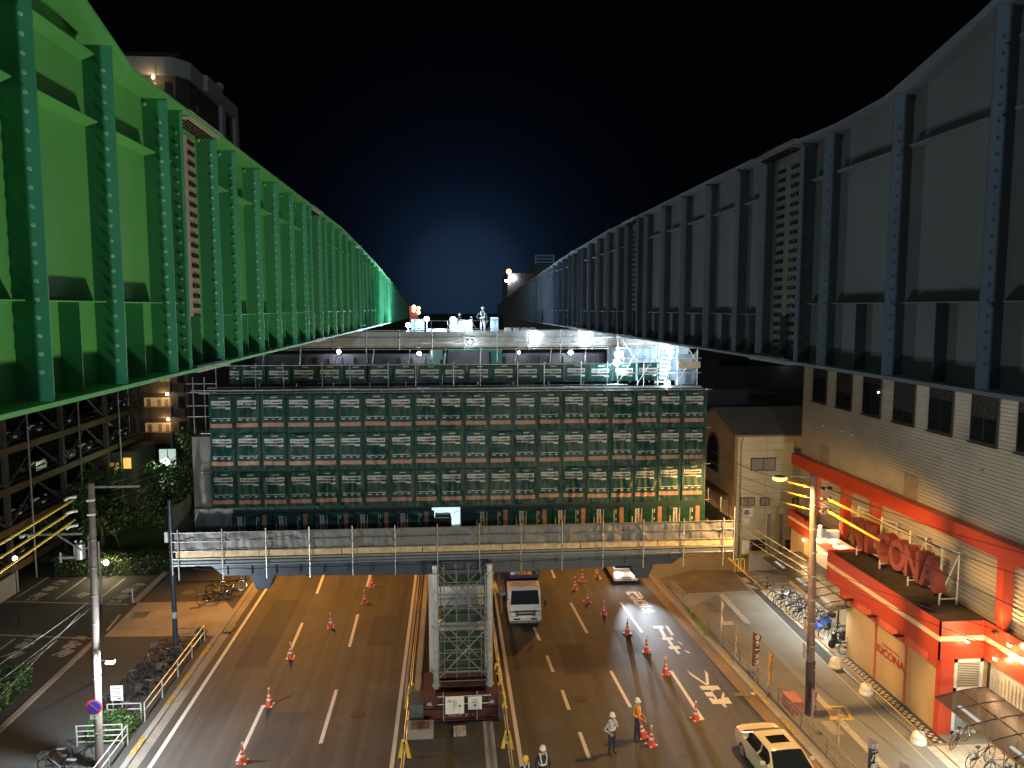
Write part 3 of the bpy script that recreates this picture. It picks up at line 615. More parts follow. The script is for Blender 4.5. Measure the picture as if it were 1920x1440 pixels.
for i in range(11): b.tube((-8.9+i*1.7,36.5,14.3),(-8.7+i*1.7,36.95,16.1),.022,6)
b.build('rails',metal,tp)
gr=thing('guardrail',(.7,36,14.3),'pipe guardrail in front of the half height green sheets','guardrail')
for i in range(14):
    x=-10.6+i*1.5+.25*(i%2); b=MB(); b.tube((x,35.7,14.25),(x,35.7,15.5),.022,6); b.build('post',metal,gr)
b=MB()
for z in (14.4,15.4): b.tube((-11.0,35.7,z),(8.4,35.7,z),.022,6)
b.build('rails',metal,gr)
# left free-standing pipes
b=MB()
for x in (-11.6,-11.1): b.tube((x,35.6,12.3),(x,35.6,14.9),.028,6)
for z in (13.1,13.6,14.2,14.6): b.tube((-11.9,35.6,z),(-10.6,35.6,z),.022,6)
tag(b.build('scaffold_pipes',metal),'bare scaffold pipes standing up at the left end of the green enclosure','scaffold pipes')
# bright stair bay on the right
sb=thing('stair_bay',(9.7,37,14.3),'brightly lit pipe stair bay with pale sheeting at the right end of the upper scaffold','stair bay')
pale=mat('pale_blue_sheeting',(.42,.52,.56),.5,var=.1)
cloth('back_sheet',(7.9,38.2,14.35),(1,0,0),(0,0,1),(0,-1,0),4.2,2.75,pale,sb,71,.10,30,14)
for i in range(5):
    x=8.0+i*.98; b=MB()
    for y in (36.2,37.7): b.tube((x,y,14.3),(x,y,17.0),.024,6)
    b.build('standard',metal,sb)
b=MB()
for z in (14.9,15.6,16.1,16.7):
    for y in (36.2,37.7): b.tube((7.9,y,z),(12.1,y,z),.02,6)
for x0,x1 in ((8.0,8.98),(8.98,9.96),(10.9,11.9)): b.tube((x0,36.15,14.4),(x1,36.15,16.0),.02,6); b.tube((x1,36.1,15.4),(x0,36.1,16.8),.02,6)
b.build('braces',metal,sb)
b=MB()
for x in (9.95,10.45): b.tube((x,36.7,14.3),(x+.35,36.7,15.7),.025,6)
for i in range(7): b.tube((9.98+i*.05,36.7,14.4+i*.2),(10.48+i*.05,36.7,14.4+i*.2),.018,6)
b.build('ladder',metal,sb)
b=MB(); b.bx(10.9,12.0,36.0,36.05,15.15,15.45); b.build('toe_board',mat('cream_board',(.6,.52,.36),.6),sb)
cloth('blue_sheet',(10.9,36.5,14.3),(1,0,0),(0,0,1),(0,-1,0),1.1,1.5,mat('slate_sheet',(.16,.20,.24),.5),sb,75,.1,12,10)
# equipment on the upper deck
def box_thing(name,x0,x1,y0,y1,z0,z1,m,label,cat,ribs=0,group=None):
    g=thing(name,((x0+x1)/2,(y0+y1)/2,z0),label,cat,group); b=MB(); b.bx(x0,x1,y0,y1,z0,z1); b.build('body',m,g,bevel=.03)
    b=MB(); b.bx(x0+.05,x1-.05,y0-.02,y0,z1-.16,z1-.1); b.bx(x0+.05,x1-.05,y0-.02,y0,z0+.1,z0+.16)
    for i in range(ribs): xx=x0+(i+1)*(x1-x0)/(ribs+1); b.bx(xx-.02,xx+.02,y0-.02,y0,z0+.17,z1-.17)
    b.build('trim',metald,g); return g
bluebox=mat('pale_blue_steel',(.32,.40,.48),.4,var=.08); steelb=mat('dark_blue_steel',(.08,.12,.19),.5)
box_thing('equipment_box',2.55,3.05,48,48.8,16.3,17.45,bluebox,'tall pale blue cabinet right of the standing worker on the upper deck','cabinet',1)
box_thing('equipment_box',-2.35,-1.55,47,48.5,16.3,17.35,steelb,'dark blue steel box near the left girder end on the upper deck','steel box',2)
box_thing('equipment_box',-1.4,-.2,46.5,47.5,16.3,16.75,bluebox,'low pale blue box left of the middle work lights','steel box',3)
box_thing('equipment_box',.0,1.4,47.5,48.5,16.3,17.3,bluebox,'pale blue generator behind the brightest work light','generator',5)
box_thing('equipment_box',-4.3,-3.6,45.5,46.2,16.3,16.55,bluebox,'small pale crate under the end of the green girder','crate',0)
g=thing('bolt_pallets',(4.2,47,16.3),'row of dark bolted steel blocks under the right girder','steel blocks'); b=MB()
for i in range(4):
    for k in range(2): b.bx(3.35+i*.5,3.75+i*.5,46.8,47.3,16.3+k*.28,16.54+k*.28)
b.build('blocks',mat('grey_blocks',(.3,.29,.29),.6),g,bevel=.02); b=MB()
for i in range(9): b.bx(3.35+i*.22,3.45+i*.22,46.77,46.8,16.5,16.6)
b.build('bolts',black,g)
g=thing('bracket_frame',(6.2,45,16.3),'pale steel bracket frame lying under the right girder','steel frame'); b=MB(); b.bx(5.6,7.4,44.8,45.2,16.3,16.42); b.bx(5.6,7.4,44.8,45.2,16.62,16.7)
for i in range(6): b.bx(5.65+i*.33,5.73+i*.33,44.85,45.15,16.42,16.62)
b.build('frame',white,g)
g=thing('guardrail',(0,46,16.3),'thin pipe guardrail on the upper deck in front of the work lights','guardrail'); b=MB()
for i in range(6): b.tube((-2+i*.95,44,16.3),(-2+i*.95,44,17.3),.02,6)
for z in (16.85,17.3): b.tube((-2,44,z),(2.75,44,z),.018,6)
b.build('pipes',metal,g)
# work lights
def work_light(px,py,y,label,power,r=.09,stand=True,col=COOL,zt=16.3,grp='white work lights on the upper deck',d=(0,-.35,-.1)):
    r*=1.35
    p=at(px,py,y=y); g=thing('work_light',(p.x,p.y,zt if stand else p.z),label,'work light',grp)
    b=MB(); b.ball(p,r,12); b.build('lamp',LED_,g,smooth=True)
    b=MB(); b.lathe((p.x,p.y+r*.6,p.z),[(r*.8,.0),(r*1.25,r*.5),(r*.5,r*1.2)],12,axis='y')
    if stand: b.tube((p.x,p.y+.1,zt),(p.x,p.y+.1,p.z),.018,6); [b.tube((p.x,p.y+.1,zt+.3),(p.x+.25*math.cos(a),p.y+.1+.25*math.sin(a),zt),.012,5) for a in (0,2.1,4.2)]
    b.build('housing',metald,g)
    light('work_glow','POINT',(p.x+d[0],p.y+d[1],p.z+d[2]),power,col,.12,parent=g)
work_light(765,610,52,'work light nearest the end of the green girder',900,.11)
work_light(800,598,46,'work light on the upper deck left of the middle one',800,.10)
work_light(850,600,46,'brightest middle work light on the upper deck',1600,.13)
work_light(905,629,37.6,'work light behind the hoarding below the standing worker',60,.07,False,d=(0,-.5,0))
work_light(881,641,36.7,'small low work light on the hoarding left of the worker',16,.06,False)
work_light(1003,631,36.8,'round work light on the hoarding beneath the right girder',16,.08,False,d=(0,-.5,.1))
work_light(1098,633,36.8,'round work light on the hoarding furthest right',12,.08,False,d=(0,-.5,.1))
work_light(1160,664,36.0,'upper lamp of the bright cluster beside the stair bay',200,.13,False)
work_light(1157,680,36.0,'lower lamp of the bright cluster beside the stair bay',60,.11,False)
work_light(1256,660,36.1,'tall bright lamp in the stair bay',110,.12,False,d=(0,.5,0))
work_light(1254,690,36.1,'small middle lamp in the stair bay',40,.06,False,d=(0,.4,0))
work_light(1253,719,36.1,'lowest lamp in the stair bay',90,.08,False,d=(0,.4,0))
work_light(635,660,38.0,'lamp under the upper platform on the left',40,.07,False,d=(0,-.4,0))
work_light(786,663,38.0,'lamp under the upper platform left of the teal jack',30,.07,False,d=(0,-.3,0))
work_light(973,661,38.0,'small lamp under the upper platform right of the middle',14,.05,False)
work_light(1070,661,38.0,'square lamp under the upper platform far right',30,.08,False)
work_light(833,985,35.2,'hidden lamp inside the lit doorway',14,.05,False,d=(0,-.1,.2),grp=None)
for p_ in protos+protU+protV:
    if p_ not in used: bpy.data.objects.remove(p_)
# ================================================================== ARCADE BUILDING (right)
redp=mat('red_fascia',(.50,.065,.03),.33,var=.06,scale=.7,spec=.5); corr=mat('corrugated_cladding',(.46,.42,.35),.45,.1,.10,.6); creamstripe=mat('cream_stripe',(.75,.62,.42),.4,var=.06)
beige=mat('beige_panel',(.52,.37,.20),.5,var=.07,scale=.6); brn=mat('brown_window_frame',(.05,.035,.03),.5); roofm=mat('dark_flat_roof',(.085,.065,.05),.8,var=.25,scale=2)
g=thing('arcade_building',(24,38,0),'long arcade building with ribbed cladding, red bands and a red fascia on the right','building')
def ribs(x,y0,y1,z0,z1,pitch,dep,m,name='wall',dirn='-x'):
    b=MB(); z=z0; vs=[]; zs=[]
    while z<z1-1e-6: zs+=[(z,0),(min(z+pitch*.45,z1),0),(min(z+pitch*.55,z1),dep),(min(z+pitch*.95,z1),dep)]; z+=pitch
    zs.append((z1,0)); n=len(zs)
    if dirn=='-x': V=[(x-d,y0,zz) for zz,d in zs]+[(x-d,y1,zz) for zz,d in zs]
    else: V=[(y0,x-d,zz) for zz,d in zs]+[(y1,x-d,zz) for zz,d in zs]
    b.add(V,[(i,i+1,n+i+1,n+i) for i in range(n-1)]); return b.build(name,m,g)
b=MB(); b.bx(22.62,40,12,47.3,0,15.2); b.build('wall_core',mat('wall_core',(.25,.22,.18),.7),g)
ribs(22.6,12,47.3,8.5,15.2,.17,.04,corr); ribs(22.6,12,47.3,3.6,8.0,.2,.05,corr)
b=MB(); b.bx(22.05,22.6,12,47.55,7.92,8.66); b.build('red_band',redp,g,bevel=.02)
wx=[(1525,1548.5),(1569,1596),(1619,1651),(1677,1715),(1744,1787.5),(1824,1873.5),(1913,1965)]
for i,(a,c) in enumerate(wx):
    y1=at(a,740,x=22.55).y; y0=at(c,790,x=22.55).y
    b=MB(); b.bx(22.5,22.56,y0,y1,12.28,14.35); fr=b.build('window',brn,g)
    b=MB(); b.bx(22.485,22.499,y0+.07,(y0+y1)/2-.02,12.36,14.28); b.bx(22.485,22.499,(y0+y1)/2+.02,y1-.07,12.36,14.28); b.build('pane',glass,fr)
    b=MB(); hgt=(.6,1.1,.35,1.4,.5,.9,.4)[i]
    for k in range(int(hgt/.09)): b.bx(22.474,22.483,y0+.1,y1-.1,14.2-k*.09,14.25-k*.09)
    b.build('blind',mat('blind_slats',(.035,.032,.03),.6),fr); MB().bx(22.42,22.5,y0-.06,y1+.06,12.2,12.27).build('sill',brn,fr)
    if i==2: reflection_dot=MB().ball((22.47,y0+.2,13.6),.035,8).build('pane_reflection',LED_,fr)  # glowing dot stands in for a reflection in the pane
for px,py in ((1542,798),(1578,807),(1597,814),(1690,840),(1759,860),(1841,884)):
    p=at(px,py,x=22.5); MB().ball((22.5,p.y,p.z),.1,10).build('vent_cap',mat('vent_grey',(.35,.31,.27),.5),g)
for a,c,t_,bt in ((1537,1554,831,868),(1697,1722,887,935)):
    y1=at(a,840,x=22.5).y;y0=at(c,850,x=22.5).y; zt=at(a,t_,x=22.5).z; MB().bx(22.53,22.555,y0,y1,zt-1.3,zt).build('hatch',mat('hatch_beige',(.30,.25,.18),.6),g)
for a,c in ((1515,1525),(1572,1584),(1629,1641),(1876,1894)):
    y1=at(a,980,x=22.2).y; y0=at(c,980,x=22.2).y
    b=MB(); b.prism([(22.55,7.92),(22.05,7.92),(22.1,5.3),(22.3,4.9),(22.55,5.5)],'y',y0,y0+.38); b.build('red_fin',redp,g,bevel=.01)
# lit beige panels between fins
for a,c in ((1585,1629),(1640,1720),):
    y1=at(a,950,x=22.5).y;y0=at(c,960,x=22.5).y
    MB().bx(22.52,22.548,y0+.4,y1,6.4,6.95).build('light_panel',mat('cream_panel',(.62,.52,.32),.5),g)
# far fascia
def fascia(pts,z0,z1,s0,s1,name='fascia'):
    b=MB()
    for (x0,y0),(x1,y1) in zip(pts,pts[1:]):
        d=Vector((x1-x0,y1-y0)).normalized(); n=Vector((d.y,-d.x))*.06
        for (a,c,mi,off) in ((z0,s0,0,0),(s0,s1,1,.004),(s1,z1,0,0)):
            o=n*(off/.06) if off else n*0
            b.add([(x0+o.x,y0+o.y,a),(x1+o.x,y1+o.y,a),(x1+o.x,y1+o.y,c),(x0+o.x,y0+o.y,c),(x0-n.x,y0-n.y,a),(x1-n.x,y1-n.y,a),(x1-n.x,y1-n.y,c),(x0-n.x,y0-n.y,c)],[(0,1,2,3),(4,7,6,5),(0,4,5,1),(1,5,6,2),(2,6,7,3),(3,7,4,0)],mi)
    return b.build(name,[redp,creamstripe],g)
fascia([(22.6,47.5),(21.95,47.5),(21.95,38.9)],3.85,4.95,4.38,4.55)
fascia([(22.6,38.8),(20.2,38.8),(20.2,29.2),(22.15,29.2),(22.15,12)],3.42,5.05,4.2,4.42)
b=MB(); b.bx(20.26,22.6,29.26,38.74,4.86,4.92); b.bx(22.2,22.6,12,29.2,4.86,4.92); b.bx(22.0,22.6,38.9,47.4,4.75,4.8); b.build('canopy_roof',roofm,g)
b=MB(); b.bx(20.26,22.6,29.26,38.74,3.46,3.5); b.bx(22.2,22.6,12,29.2,3.46,3.5); b.build('soffit',mat('soffit_cream',(.6,.5,.38),.5),g)
b=MB(); b.bx(20.42,22.5,29.35,37.0,.1,3.3); b.build('beige_front',beige,g)
for y in (29.35,31.75,34.2,):
    if y>30: MB().bx(20.395,20.419,y-.07,y+.07,.12,3.3).build('red_seam',mat('seam_red',(.42,.09,.05),.5),g)
MB().bx(20.32,20.41,29.22,29.5,.1,3.42).build('red_pillar',redp,g); MB().bx(20.33,20.9,29.2,29.34,.1,3.42).build('red_pillar',redp,g)
signr=mat('sign_red_ink',(.45,.05,.03),.5)
M_=rotm((0,-1,0),(0,0,1))
text('KICONA',.52,signr,(20.392,32.95,1.75),M_,g,'lettering',.003,1.12,bold=.012); text('AMUSEMENT PARK',.15,signr,(20.392,32.95,2.12),M_,g,'lettering',.002,1.1)
# under-fascia red reflective slots lit by small downlights
slotm=mat('red_slot',(.75,.15,.10),.25)
for y0,y1 in ((30.0,31.6),(32.2,33.7),(34.4,35.7),(36.3,37.0)): MB().bx(20.25,20.27,y0,y1,3.43-.42,3.43).build('red_slot',slotm,g)
MB().bx(20.28,20.36,29.4,37.5,2.98,3.42).build('lower_band',redp,g)
for y in (31.8,34.0,36.1): 
    b=MB(); b.bx(19.85,20.2,y-.12,y+.12,3.30,3.36); b.tube((20.2,y,3.33),(20.3,y,3.33),.03,6); b.build('spot_fitting',black,g)
# far ground floor
MB().bx(22.3,22.5,37.1,47.2,.1,3.8).build('ground_floor_wall',mat('white_wall',(.62,.60,.55),.6,var=.06),g)
MB().bx(21.95,22.29,39.5,41.2,.12,3.8).build('pier_panel',beige,g); MB().bx(21.95,22.29,45.0,47.0,.12,3.8).build('pier_panel',beige,g); MB().bx(21.9,21.94,41.25,41.55,.12,3.8).build('red_strip',redp,g)
# door
b=MB()
for x0,x1,z0,z1 in ((20.92,21.06,.1,3.4),(22.05,22.2,.1,3.4),(20.92,22.2,3.26,3.4),(20.92,22.2,2.0,2.16),(20.92,22.2,.1,.26)): b.bx(x0,x1,29.2,29.32,z0,z1)
fr=b.build('door',white,g); MB().bx(21.06,22.05,29.24,29.27,.26,2.0).build('pane',mat('frosted_glass',(.30,.33,.32),.15,alpha=.85,emit=(.8,.9,.85),es=.05),fr)
b=MB(); b.bx(21.06,22.05,29.26,29.28,2.16,3.26,0)
for i in range(14): b.obx((21.55,29.245,2.25+i*.075),.98,.012,.018,0,1)
b.build('perforated_screen',[mat('screen_grey',(.16,.16,.16),.5),white],fr)
# near wall with vertical slats
b=MB(); b.bx(22.45,22.55,14,29.1,.1,3.45); 
for i in range(60): b.bx(22.40,22.45,29.0-i*.2,29.06-i*.2,.12,3.0)
b.build('slat_wall',mat('slat_white',(.62,.58,.50),.5,var=.06),g)
# spotlights on the fascia
def fascia_spot(x,y,z,label,power,r=.07):
    s_=thing('spotlight',(x,y,z),label,'spotlight','spotlights on the red fascia'); MB().ball((x,y,z),r,12,sc_=(1,1.3,.7)).build('lamp',LWRM,s_,smooth=True)
    b=MB(); b.tube((x+.05,y,z+.06),(x+.35,y,z+.02),.02,6); b.bx(x-.06,x+.06,y-.1,y+.1,z+.055,z+.08); b.build('bracket',metald,s_); light('spot_glow','POINT',(x-.12,y,z-.05),power,WARM,.06,parent=s_)
for px,py,x,lb,pw in ((1507,1012,21.5,'leftmost lit spotlight on the far red fascia',120),(1532,1012,21.5,'lit spotlight just right of the utility pole on the far fascia',90),(1548,1038,20.9,'lit spotlight at the corner between far and near fascia',80),(1565,1025,21.8,'glowing spotlight washing the far fascia stripe',80),(1814,1203,20.5,'small lit spotlight under the cream stripe at the fascia corner',50),(1866,1236,21.9,'bright lit spotlight beside the glass door',70),(1898,1233,21.9,'lit spotlight at the right edge under the fascia',60),(1893,1210,21.9,'bright spotlight washing the near fascia stripe',90)):
    p=at(px,py,x=x); fascia_spot(p.x,p.y,p.z,lb,pw)
# wash lights of the fin zone (visible as glow on ribs)
for y in (44.5,41.5,36,28.0): 
    s_=thing('floodlight',(21.6,y,5.1),{44.5:'small floodlight on the far fascia washing the ribbed wall',41.5:'small floodlight between the red fins',36:'small floodlight behind the giant letters',28.0:'small floodlight on the near fascia roof'}[y],'floodlight'); b=MB(); b.obx((21.7,y,5.08),.16,.22,.1,0); b.tube((21.7,y,4.92),(21.7,y,5.05),.02); b.build('housing',black,s_)
    light('flood_glow','SPOT',(21.75,y,5.2),150,(1,.72,.3),.1,(22.6,y,7.2),s_,110,.6)
# giant letters
sgn=thing('letter_sign',(21.6,34.4,4.95),'giant red letters spelling KICONA on a white steel frame above the fascia roof','sign')
lett=mat('letter_red',(.27,.065,.045),.35,var=.1); wframe=mat('white_frame',(.70,.66,.56),.5)
for i,ch in enumerate('KICONA'):
    text(ch,1.9,lett,(21.3,37.5-i*1.2+(.25 if i==1 else 0),6.25),M_,sgn,'letter',.26,.84 if ch!='I' else 1,bold=.07)
b=MB()
for y in (38.2,36.0,33.6,31.25):
    b.tube((21.5,y,4.93),(21.5,y,7.6),.045,6); b.tube((22.3,y,4.93),(22.3,y,7.3),.04,6); b.tube((21.5,y,7.5),(22.3,y,7.25),.035,6); b.tube((21.5,y,5.3),(22.3,y,7.2),.03,6); b.tube((21.5,y,5.2),(22.3,y,5.2),.035,6)
for z in (5.5,7.4): b.tube((21.5,31.2,z),(21.5,38.3,z),.035,6)
b.build('frame',wframe,sgn)
# cycle shelters
def shelter(x0,x1,y0,y1,z,label,lamps):
    s_=thing('cycle_shelter',((x0+x1)/2,y0,.12),label,'cycle shelter'); mid=mat('shelter_sheet',(.05,.052,.052),.4,alpha=.72,spec=.4); n=int((y1-y0)/.95)
    b=MB(); prof=[(x0+(x1-x0)*i/8,z+.32*math.sin(PI*.5*i/8)) for i in range(9)]
    b.add([(u,y,v+dz) for dz in (0,.012) for y in (y0,y1) for u,v in prof],[(i,i+1,9+i+1,9+i) for i in range(8)]+[(18+i,27+i,27+i+1,18+i+1) for i in range(8)]); b.build('roof',mid,s_,smooth=True)
    b=MB()
    for i in range(n+1):
        y=y0+(y1-y0)*i/n; b.path([(u,y,v+.02) for u,v in prof],.022,5)
    for x,z_ in ((x0,z),(prof[4][0],prof[4][1]+.02),(x1,z+.33)): b.tube((x,y0,z_),(x,y1,z_),.028,6)
    b.build('ribs',mat('shelter_rib',(.06,.05,.05),.4,.3),s_)
    for k in range(int((y1-y0)/3)+1): y=y0+.4+k*3; b=MB(); b.tube((x1-.15,y,.12),(x1-.15,y,z+.3),.05,8); b.build('post',black,s_)
    for k in range(lamps):
        y=y0+(k+.5)*(y1-y0)/lamps; lx=x0+.45
        b=MB(); b.bx(lx-.06,lx+.06,y-.6,y+.6,z+.02,z+.07); b.build('strip_lamp',mat('strip_lamp',(1,1,1),emit=(.9,1,1),es=6),s_); light('strip_glow','AREA',(lx,y,z-.02),95,(.9,1,.98),.15,(lx,y,0),s_,sizey=1.2)
shelter(19.35,21.75,36.6,45.2,2.5,'long curved cycle shelter beside the far part of the arcade',3)
shelter(19.25,21.4,19.5,27.9,2.5,'curved cycle shelter by the glass door in the lower right corner',3)
# white dome bollards with chain
dm=mat('dome_white',(.78,.76,.68),.4)
for i,((px,py),lb) in enumerate((((1566,1250),'white dome bollard farthest along the tile strip'),((1624,1300),'middle white dome bollard by the tile strip'),((1722,1392),'nearest white dome bollard by the tile strip'))):
    p=at(px,py,z=.12)
    if i==0:
        d0=thing('dome_bollard',(p.x,p.y,.12),lb,'bollard','white dome bollards along the tile strip'); q=L_(); q.lathe((0,0,0),[(.31,0),(.31,.13),(.28,.17),(.26,.2)],28); q.build('base',dm,d0,smooth=True); q=L_(); q.lathe((0,0,.2),[(.275,0)]+[(.275*math.cos(i*PI/16),.04+.27*math.sin(i*PI/16)) for i in range(8)]+[(.01,.31)],28); q.build('dome',dm,d0,smooth=True)
    else: o=copy_tree(d0); o.location=(p.x,p.y,.12); o['label']=lb
b=MB()
for y0,y1 in ((29.2,33.0),(33.3,35.5)): b.tube((19.33,y0,.2),(19.3,y1,.2),.03,8)
tag(b.build('ground_rail',metal),'low steel rail between the white dome bollards','rail')
# ================================================================== CREAM BUILDING + neighbours
crm=mat('cream_cladding',(.56,.54,.40),.6,var=.07,scale=.8); groof=mat('grey_green_roof',(.16,.16,.13),.7,var=.12,scale=2); gab=mat('gable_render',(.30,.20,.11),.7,var=.12,scale=1)
g=thing('cream_building',(24,56,0),'cream clad building with a grey pitched roof and arched gable window','building')
b=MB(); b.prism([(52.55,0),(61,0),(61,8.6),(57.2,10.2),(52.55,8.95)],'x',20.42,32); b.build('wall',crm,g)
b=MB(); b.prism([(52.6,0),(61.0,0),(61.0,8.6),(57.2,10.2),(52.6,8.95)],'x',20.2,20.41); b.build('gable',gab,g)
b=MB(); b.prism([(52.3,8.92),(57.2,10.28),(61.3,8.5),(61.3,8.62),(57.2,10.42),(52.3,9.06)],'x',20.1,32.2); b.build('roof',groof,g)
b=MB()
for i in range(16): b.bx(20.45,32,52.535,52.549,.6+i*.52,.62+i*.52)
for x in (22.5,24.6): b.bx(x,x+.02,52.53,52.549,0,8.9)
b.build('cladding_joints',mat('joint_grey',(.32,.31,.24),.7),g)
MB().path([(20.75,52.45,8.85),(20.62,52.45,8.5),(20.62,52.45,.2)],.045,8).build('downpipe',metald,g)
def window(g,x0,x1,z0,z1,y,cur=True,m=brn):
    f=MB().bx(x0,x1,y-.06,y,z0,z1).build('window',m,g); b=MB(); mid=(x0+x1)/2
    b.bx(x0+.06,mid-.03,y-.075,y-.061,z0+.06,z1-.06); b.bx(mid+.03,x1-.06,y-.075,y-.061,z0+.06,z1-.06); b.build('pane',mat('curtained_glass',(.30,.29,.27),.3) if cur else glass,f)
for a,c,t_,bt in ((1408,1454,859,882),(1388,1415,933,948),(1425,1443,933,948),(1486,1505,933,948)):
    p0=at(a,t_,y=52.5);p1=at(c,bt,y=52.5); window(g,p0.x,p1.x,p1.z,p0.z,52.53)
for a,c in ((1405,1432),(1472,1500)):
    p0=at(a,1012,y=52.5);p1=at(c,1030,y=52.5); MB().bx(p0.x,p1.x,52.3,52.5,p1.z,p0.z).build('shutter',mat('dark_awning',(.03,.03,.03),.6),g)
# arched gable window
b=MB(); cy=56.9; pts=[(cy-1.3,5.6)]+[(cy-1.3*math.cos(t),7.0+1.5*math.sin(t)) for t in [i*PI/10 for i in range(11)]]+[(cy+1.3,5.6)]; b.prism(pts,'x',20.1,20.19); af=b.build('arched_window',brn,g)
b=MB(); pts=[(cy-1.1,5.7)]+[(cy-1.1*math.cos(t),7.0+1.28*math.sin(t)) for t in [i*PI/10 for i in range(11)]]+[(cy+1.1,5.7)]; b.prism(pts,'x',20.08,20.095); b.build('pane',glass,af)
MB().bx(19.4,20.19,53.2,60.5,4.2,4.5).build('gable_ledge',mat('dark_render',(.10,.07,.05),.7),g)
for y in (53.5,56,60): MB().bx(19.7,20.19,y,y+.3,0,4.2).build('gable_pilaster',gab,g)
g=thing('concrete_wall',(23,49.7,0),'low concrete wall at the far end of the forecourt','wall'); MB().bx(20.3,24.5,49.6,49.8,.1,1.25).build('wall',conc,g)
b=MB()
for i in range(6): b.tube((20.4+i*.8,49.7,1.25),(20.4+i*.8,49.7,1.9),.02,6)
b.tube((20.4,49.7,1.9),(24.4,49.7,1.9),.02,6); b.build('railing',metal,g)
for px,lb in ((1441,'left one of two tall grey posts behind the concrete wall'),(1463,'right one of two tall grey posts behind the concrete wall')):
    a=at(px,1043,y=50.2); c=at(px,978,y=50.2); tag(MB().bx(a.x-.09,a.x+.09,50.2,50.35,.1,c.z+.5).build('grey_post',metald),lb,'post','tall grey posts behind the wall')
g=thing('meter_pole',(20.9,51.5,0),'thin grey service pole with meter boxes in front of the cream building','service pole')
p=at(1392,935,y=51.5); MB().tube((p.x,51.5,0),(p.x,51.5,p.z),.06,8).build('pole',metal,g)
q0=at(1391,1013,y=51.4);q1=at(1403,1037,y=51.4); MB().bx(q0.x,q1.x,51.2,51.4,q1.z,q0.z).build('meter_box',white,g,bevel=.02)
g=thing('air_conditioner',(21.1,52.2,5),'white air conditioning unit on the cream wall','air conditioner'); q0=at(1393,952,y=52.2);q1=at(1411,968,y=52.2)
MB().bx(q0.x,q1.x,52.1,52.5,q1.z,q0.z).build('case',white,g,bevel=.02); MB().lathe((q0.x+.25,52.09,(q0.z+q1.z)/2),[(.2,0),(.2,.008)],16,axis='y').build('grille',metald,g)
q0=at(1393,970,y=52.2);q1=at(1405,984,y=52.2); tag(MB().bx(q0.x,q1.x,52.15,52.5,q1.z,q0.z).build('wall_box',white,bevel=.02),'white box below the air conditioner on the cream wall','wall box')
for px,lb in ((1381,'left yellow hoop barrier at the end of the forecourt'),(1392,'right yellow hoop barrier at the end of the forecourt')):
    a=at(px,1072,z=.12); b=MB(); b.path([(a.x-.12,a.y,.1),(a.x-.12,a.y,.95),(a.x-.06,a.y,1.03),(a.x+.06,a.y,1.03),(a.x+.12,a.y,.95),(a.x+.12,a.y,.1)],.035,8); tag(b.build('hoop_barrier',yel),lb,'barrier','yellow hoop barriers')
# dark distant roofs behind
dk=mat('dark_house_wall',(.05,.05,.055),.8); dkr=mat('dark_house_roof',(.03,.03,.034),.7)
def house(x0,x1,y0,y1,h,label,rh=1.5,litw=(),m=dk):
    g=thing('house',((x0+x1)/2,(y0+y1)/2,0),label,'house','dark houses behind the cream building'); MB().bx(x0,x1,y0,y1,0,h).build('wall',m,g)
    b=MB(); c=(y0+y1)/2; b.prism([(y0-.4,h),(c,h+rh),(y1+.4,h),(y1+.4,h+.1),(c,h+rh+.12),(y0-.4,h+.1)],'x',x0-.3,x1+.3); b.build('roof',dkr,g)
    for (a,c,z0,z1) in litw: MB().bx(a,c,y0-.05,y0-.01,z0,z1).build('window',mat('lit_window_white',(.8,.8,.7),emit=(1,.95,.8),es=1.1),g)
house(18.5,36,66,76,10.8,'dark house with a long roof behind the cream building',1.6); house(24,44,84,94,12.2,'darker taller house further behind',1.2); house(17,30,100,110,13.0,'dark flat looking house beyond under the right girder',1,((35,36,11,12),))
house(32,50,72,80,14.2,'dark house with lit white windows just below the right girder',.6,((33.6-1.6,34.6-1.6,13.2,14.0),(35,35.6,13.3,14.0)))
g=thing('antenna',(29,67,12.2),'small white rooftop antenna behind the grey roof','antenna'); p=at(1490,762,y=60); b=MB(); b.tube((p.x,60,9),(p.x,60,p.z+.1),.04,6)
for i in range(4): b.tube((p.x-.7+i*.15,60,p.z-.1-.02*i),(p.x-.1+i*.2,60.1,p.z-.1+.04*i),.02,5)
b.build('aerial',white,g)
# ================================================================== DISTANT BUILDINGS AHEAD
def block(name,x0,x1,y0,y1,z1,m,label,cat='building'):
    g=thing(name,((x0+x1)/2,(y0+y1)/2,0),label,cat); MB().bx(x0,x1,y0,y1,16.4 if 'red' in name else 0,z1).build('wall',m,g); return g
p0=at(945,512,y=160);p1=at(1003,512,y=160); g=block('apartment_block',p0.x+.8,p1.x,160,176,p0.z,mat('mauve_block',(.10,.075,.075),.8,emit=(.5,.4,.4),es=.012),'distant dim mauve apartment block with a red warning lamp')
MB().ball((at(954,509,y=159.7)),.55,8).build('warning_lamp',mat('red_lamp',(1,.3,.1),emit=(1,.42,.12),es=6),g)
MB().bx(*[v for v in (at(958,519,y=159.6).x,at(966,519,y=159.6).x)],159.6,159.9,at(958,523,y=159.6).z,at(958,518,y=159.6).z).build('lit_window',LED_,g)
for px in (949,953): MB().ball(at(px,527,y=159.7),.22,6).build('window_lamp',LED_,g)
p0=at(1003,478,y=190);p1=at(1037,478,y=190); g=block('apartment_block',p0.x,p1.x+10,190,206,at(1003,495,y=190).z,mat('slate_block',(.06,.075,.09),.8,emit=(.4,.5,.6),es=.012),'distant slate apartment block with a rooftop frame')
b=MB(); z0=at(1003,495,y=190).z; z1=at(1003,478,y=190).z
for x in (p0.x,p1.x): b.bx(x,x+.4,190,190.4,z0,z1)
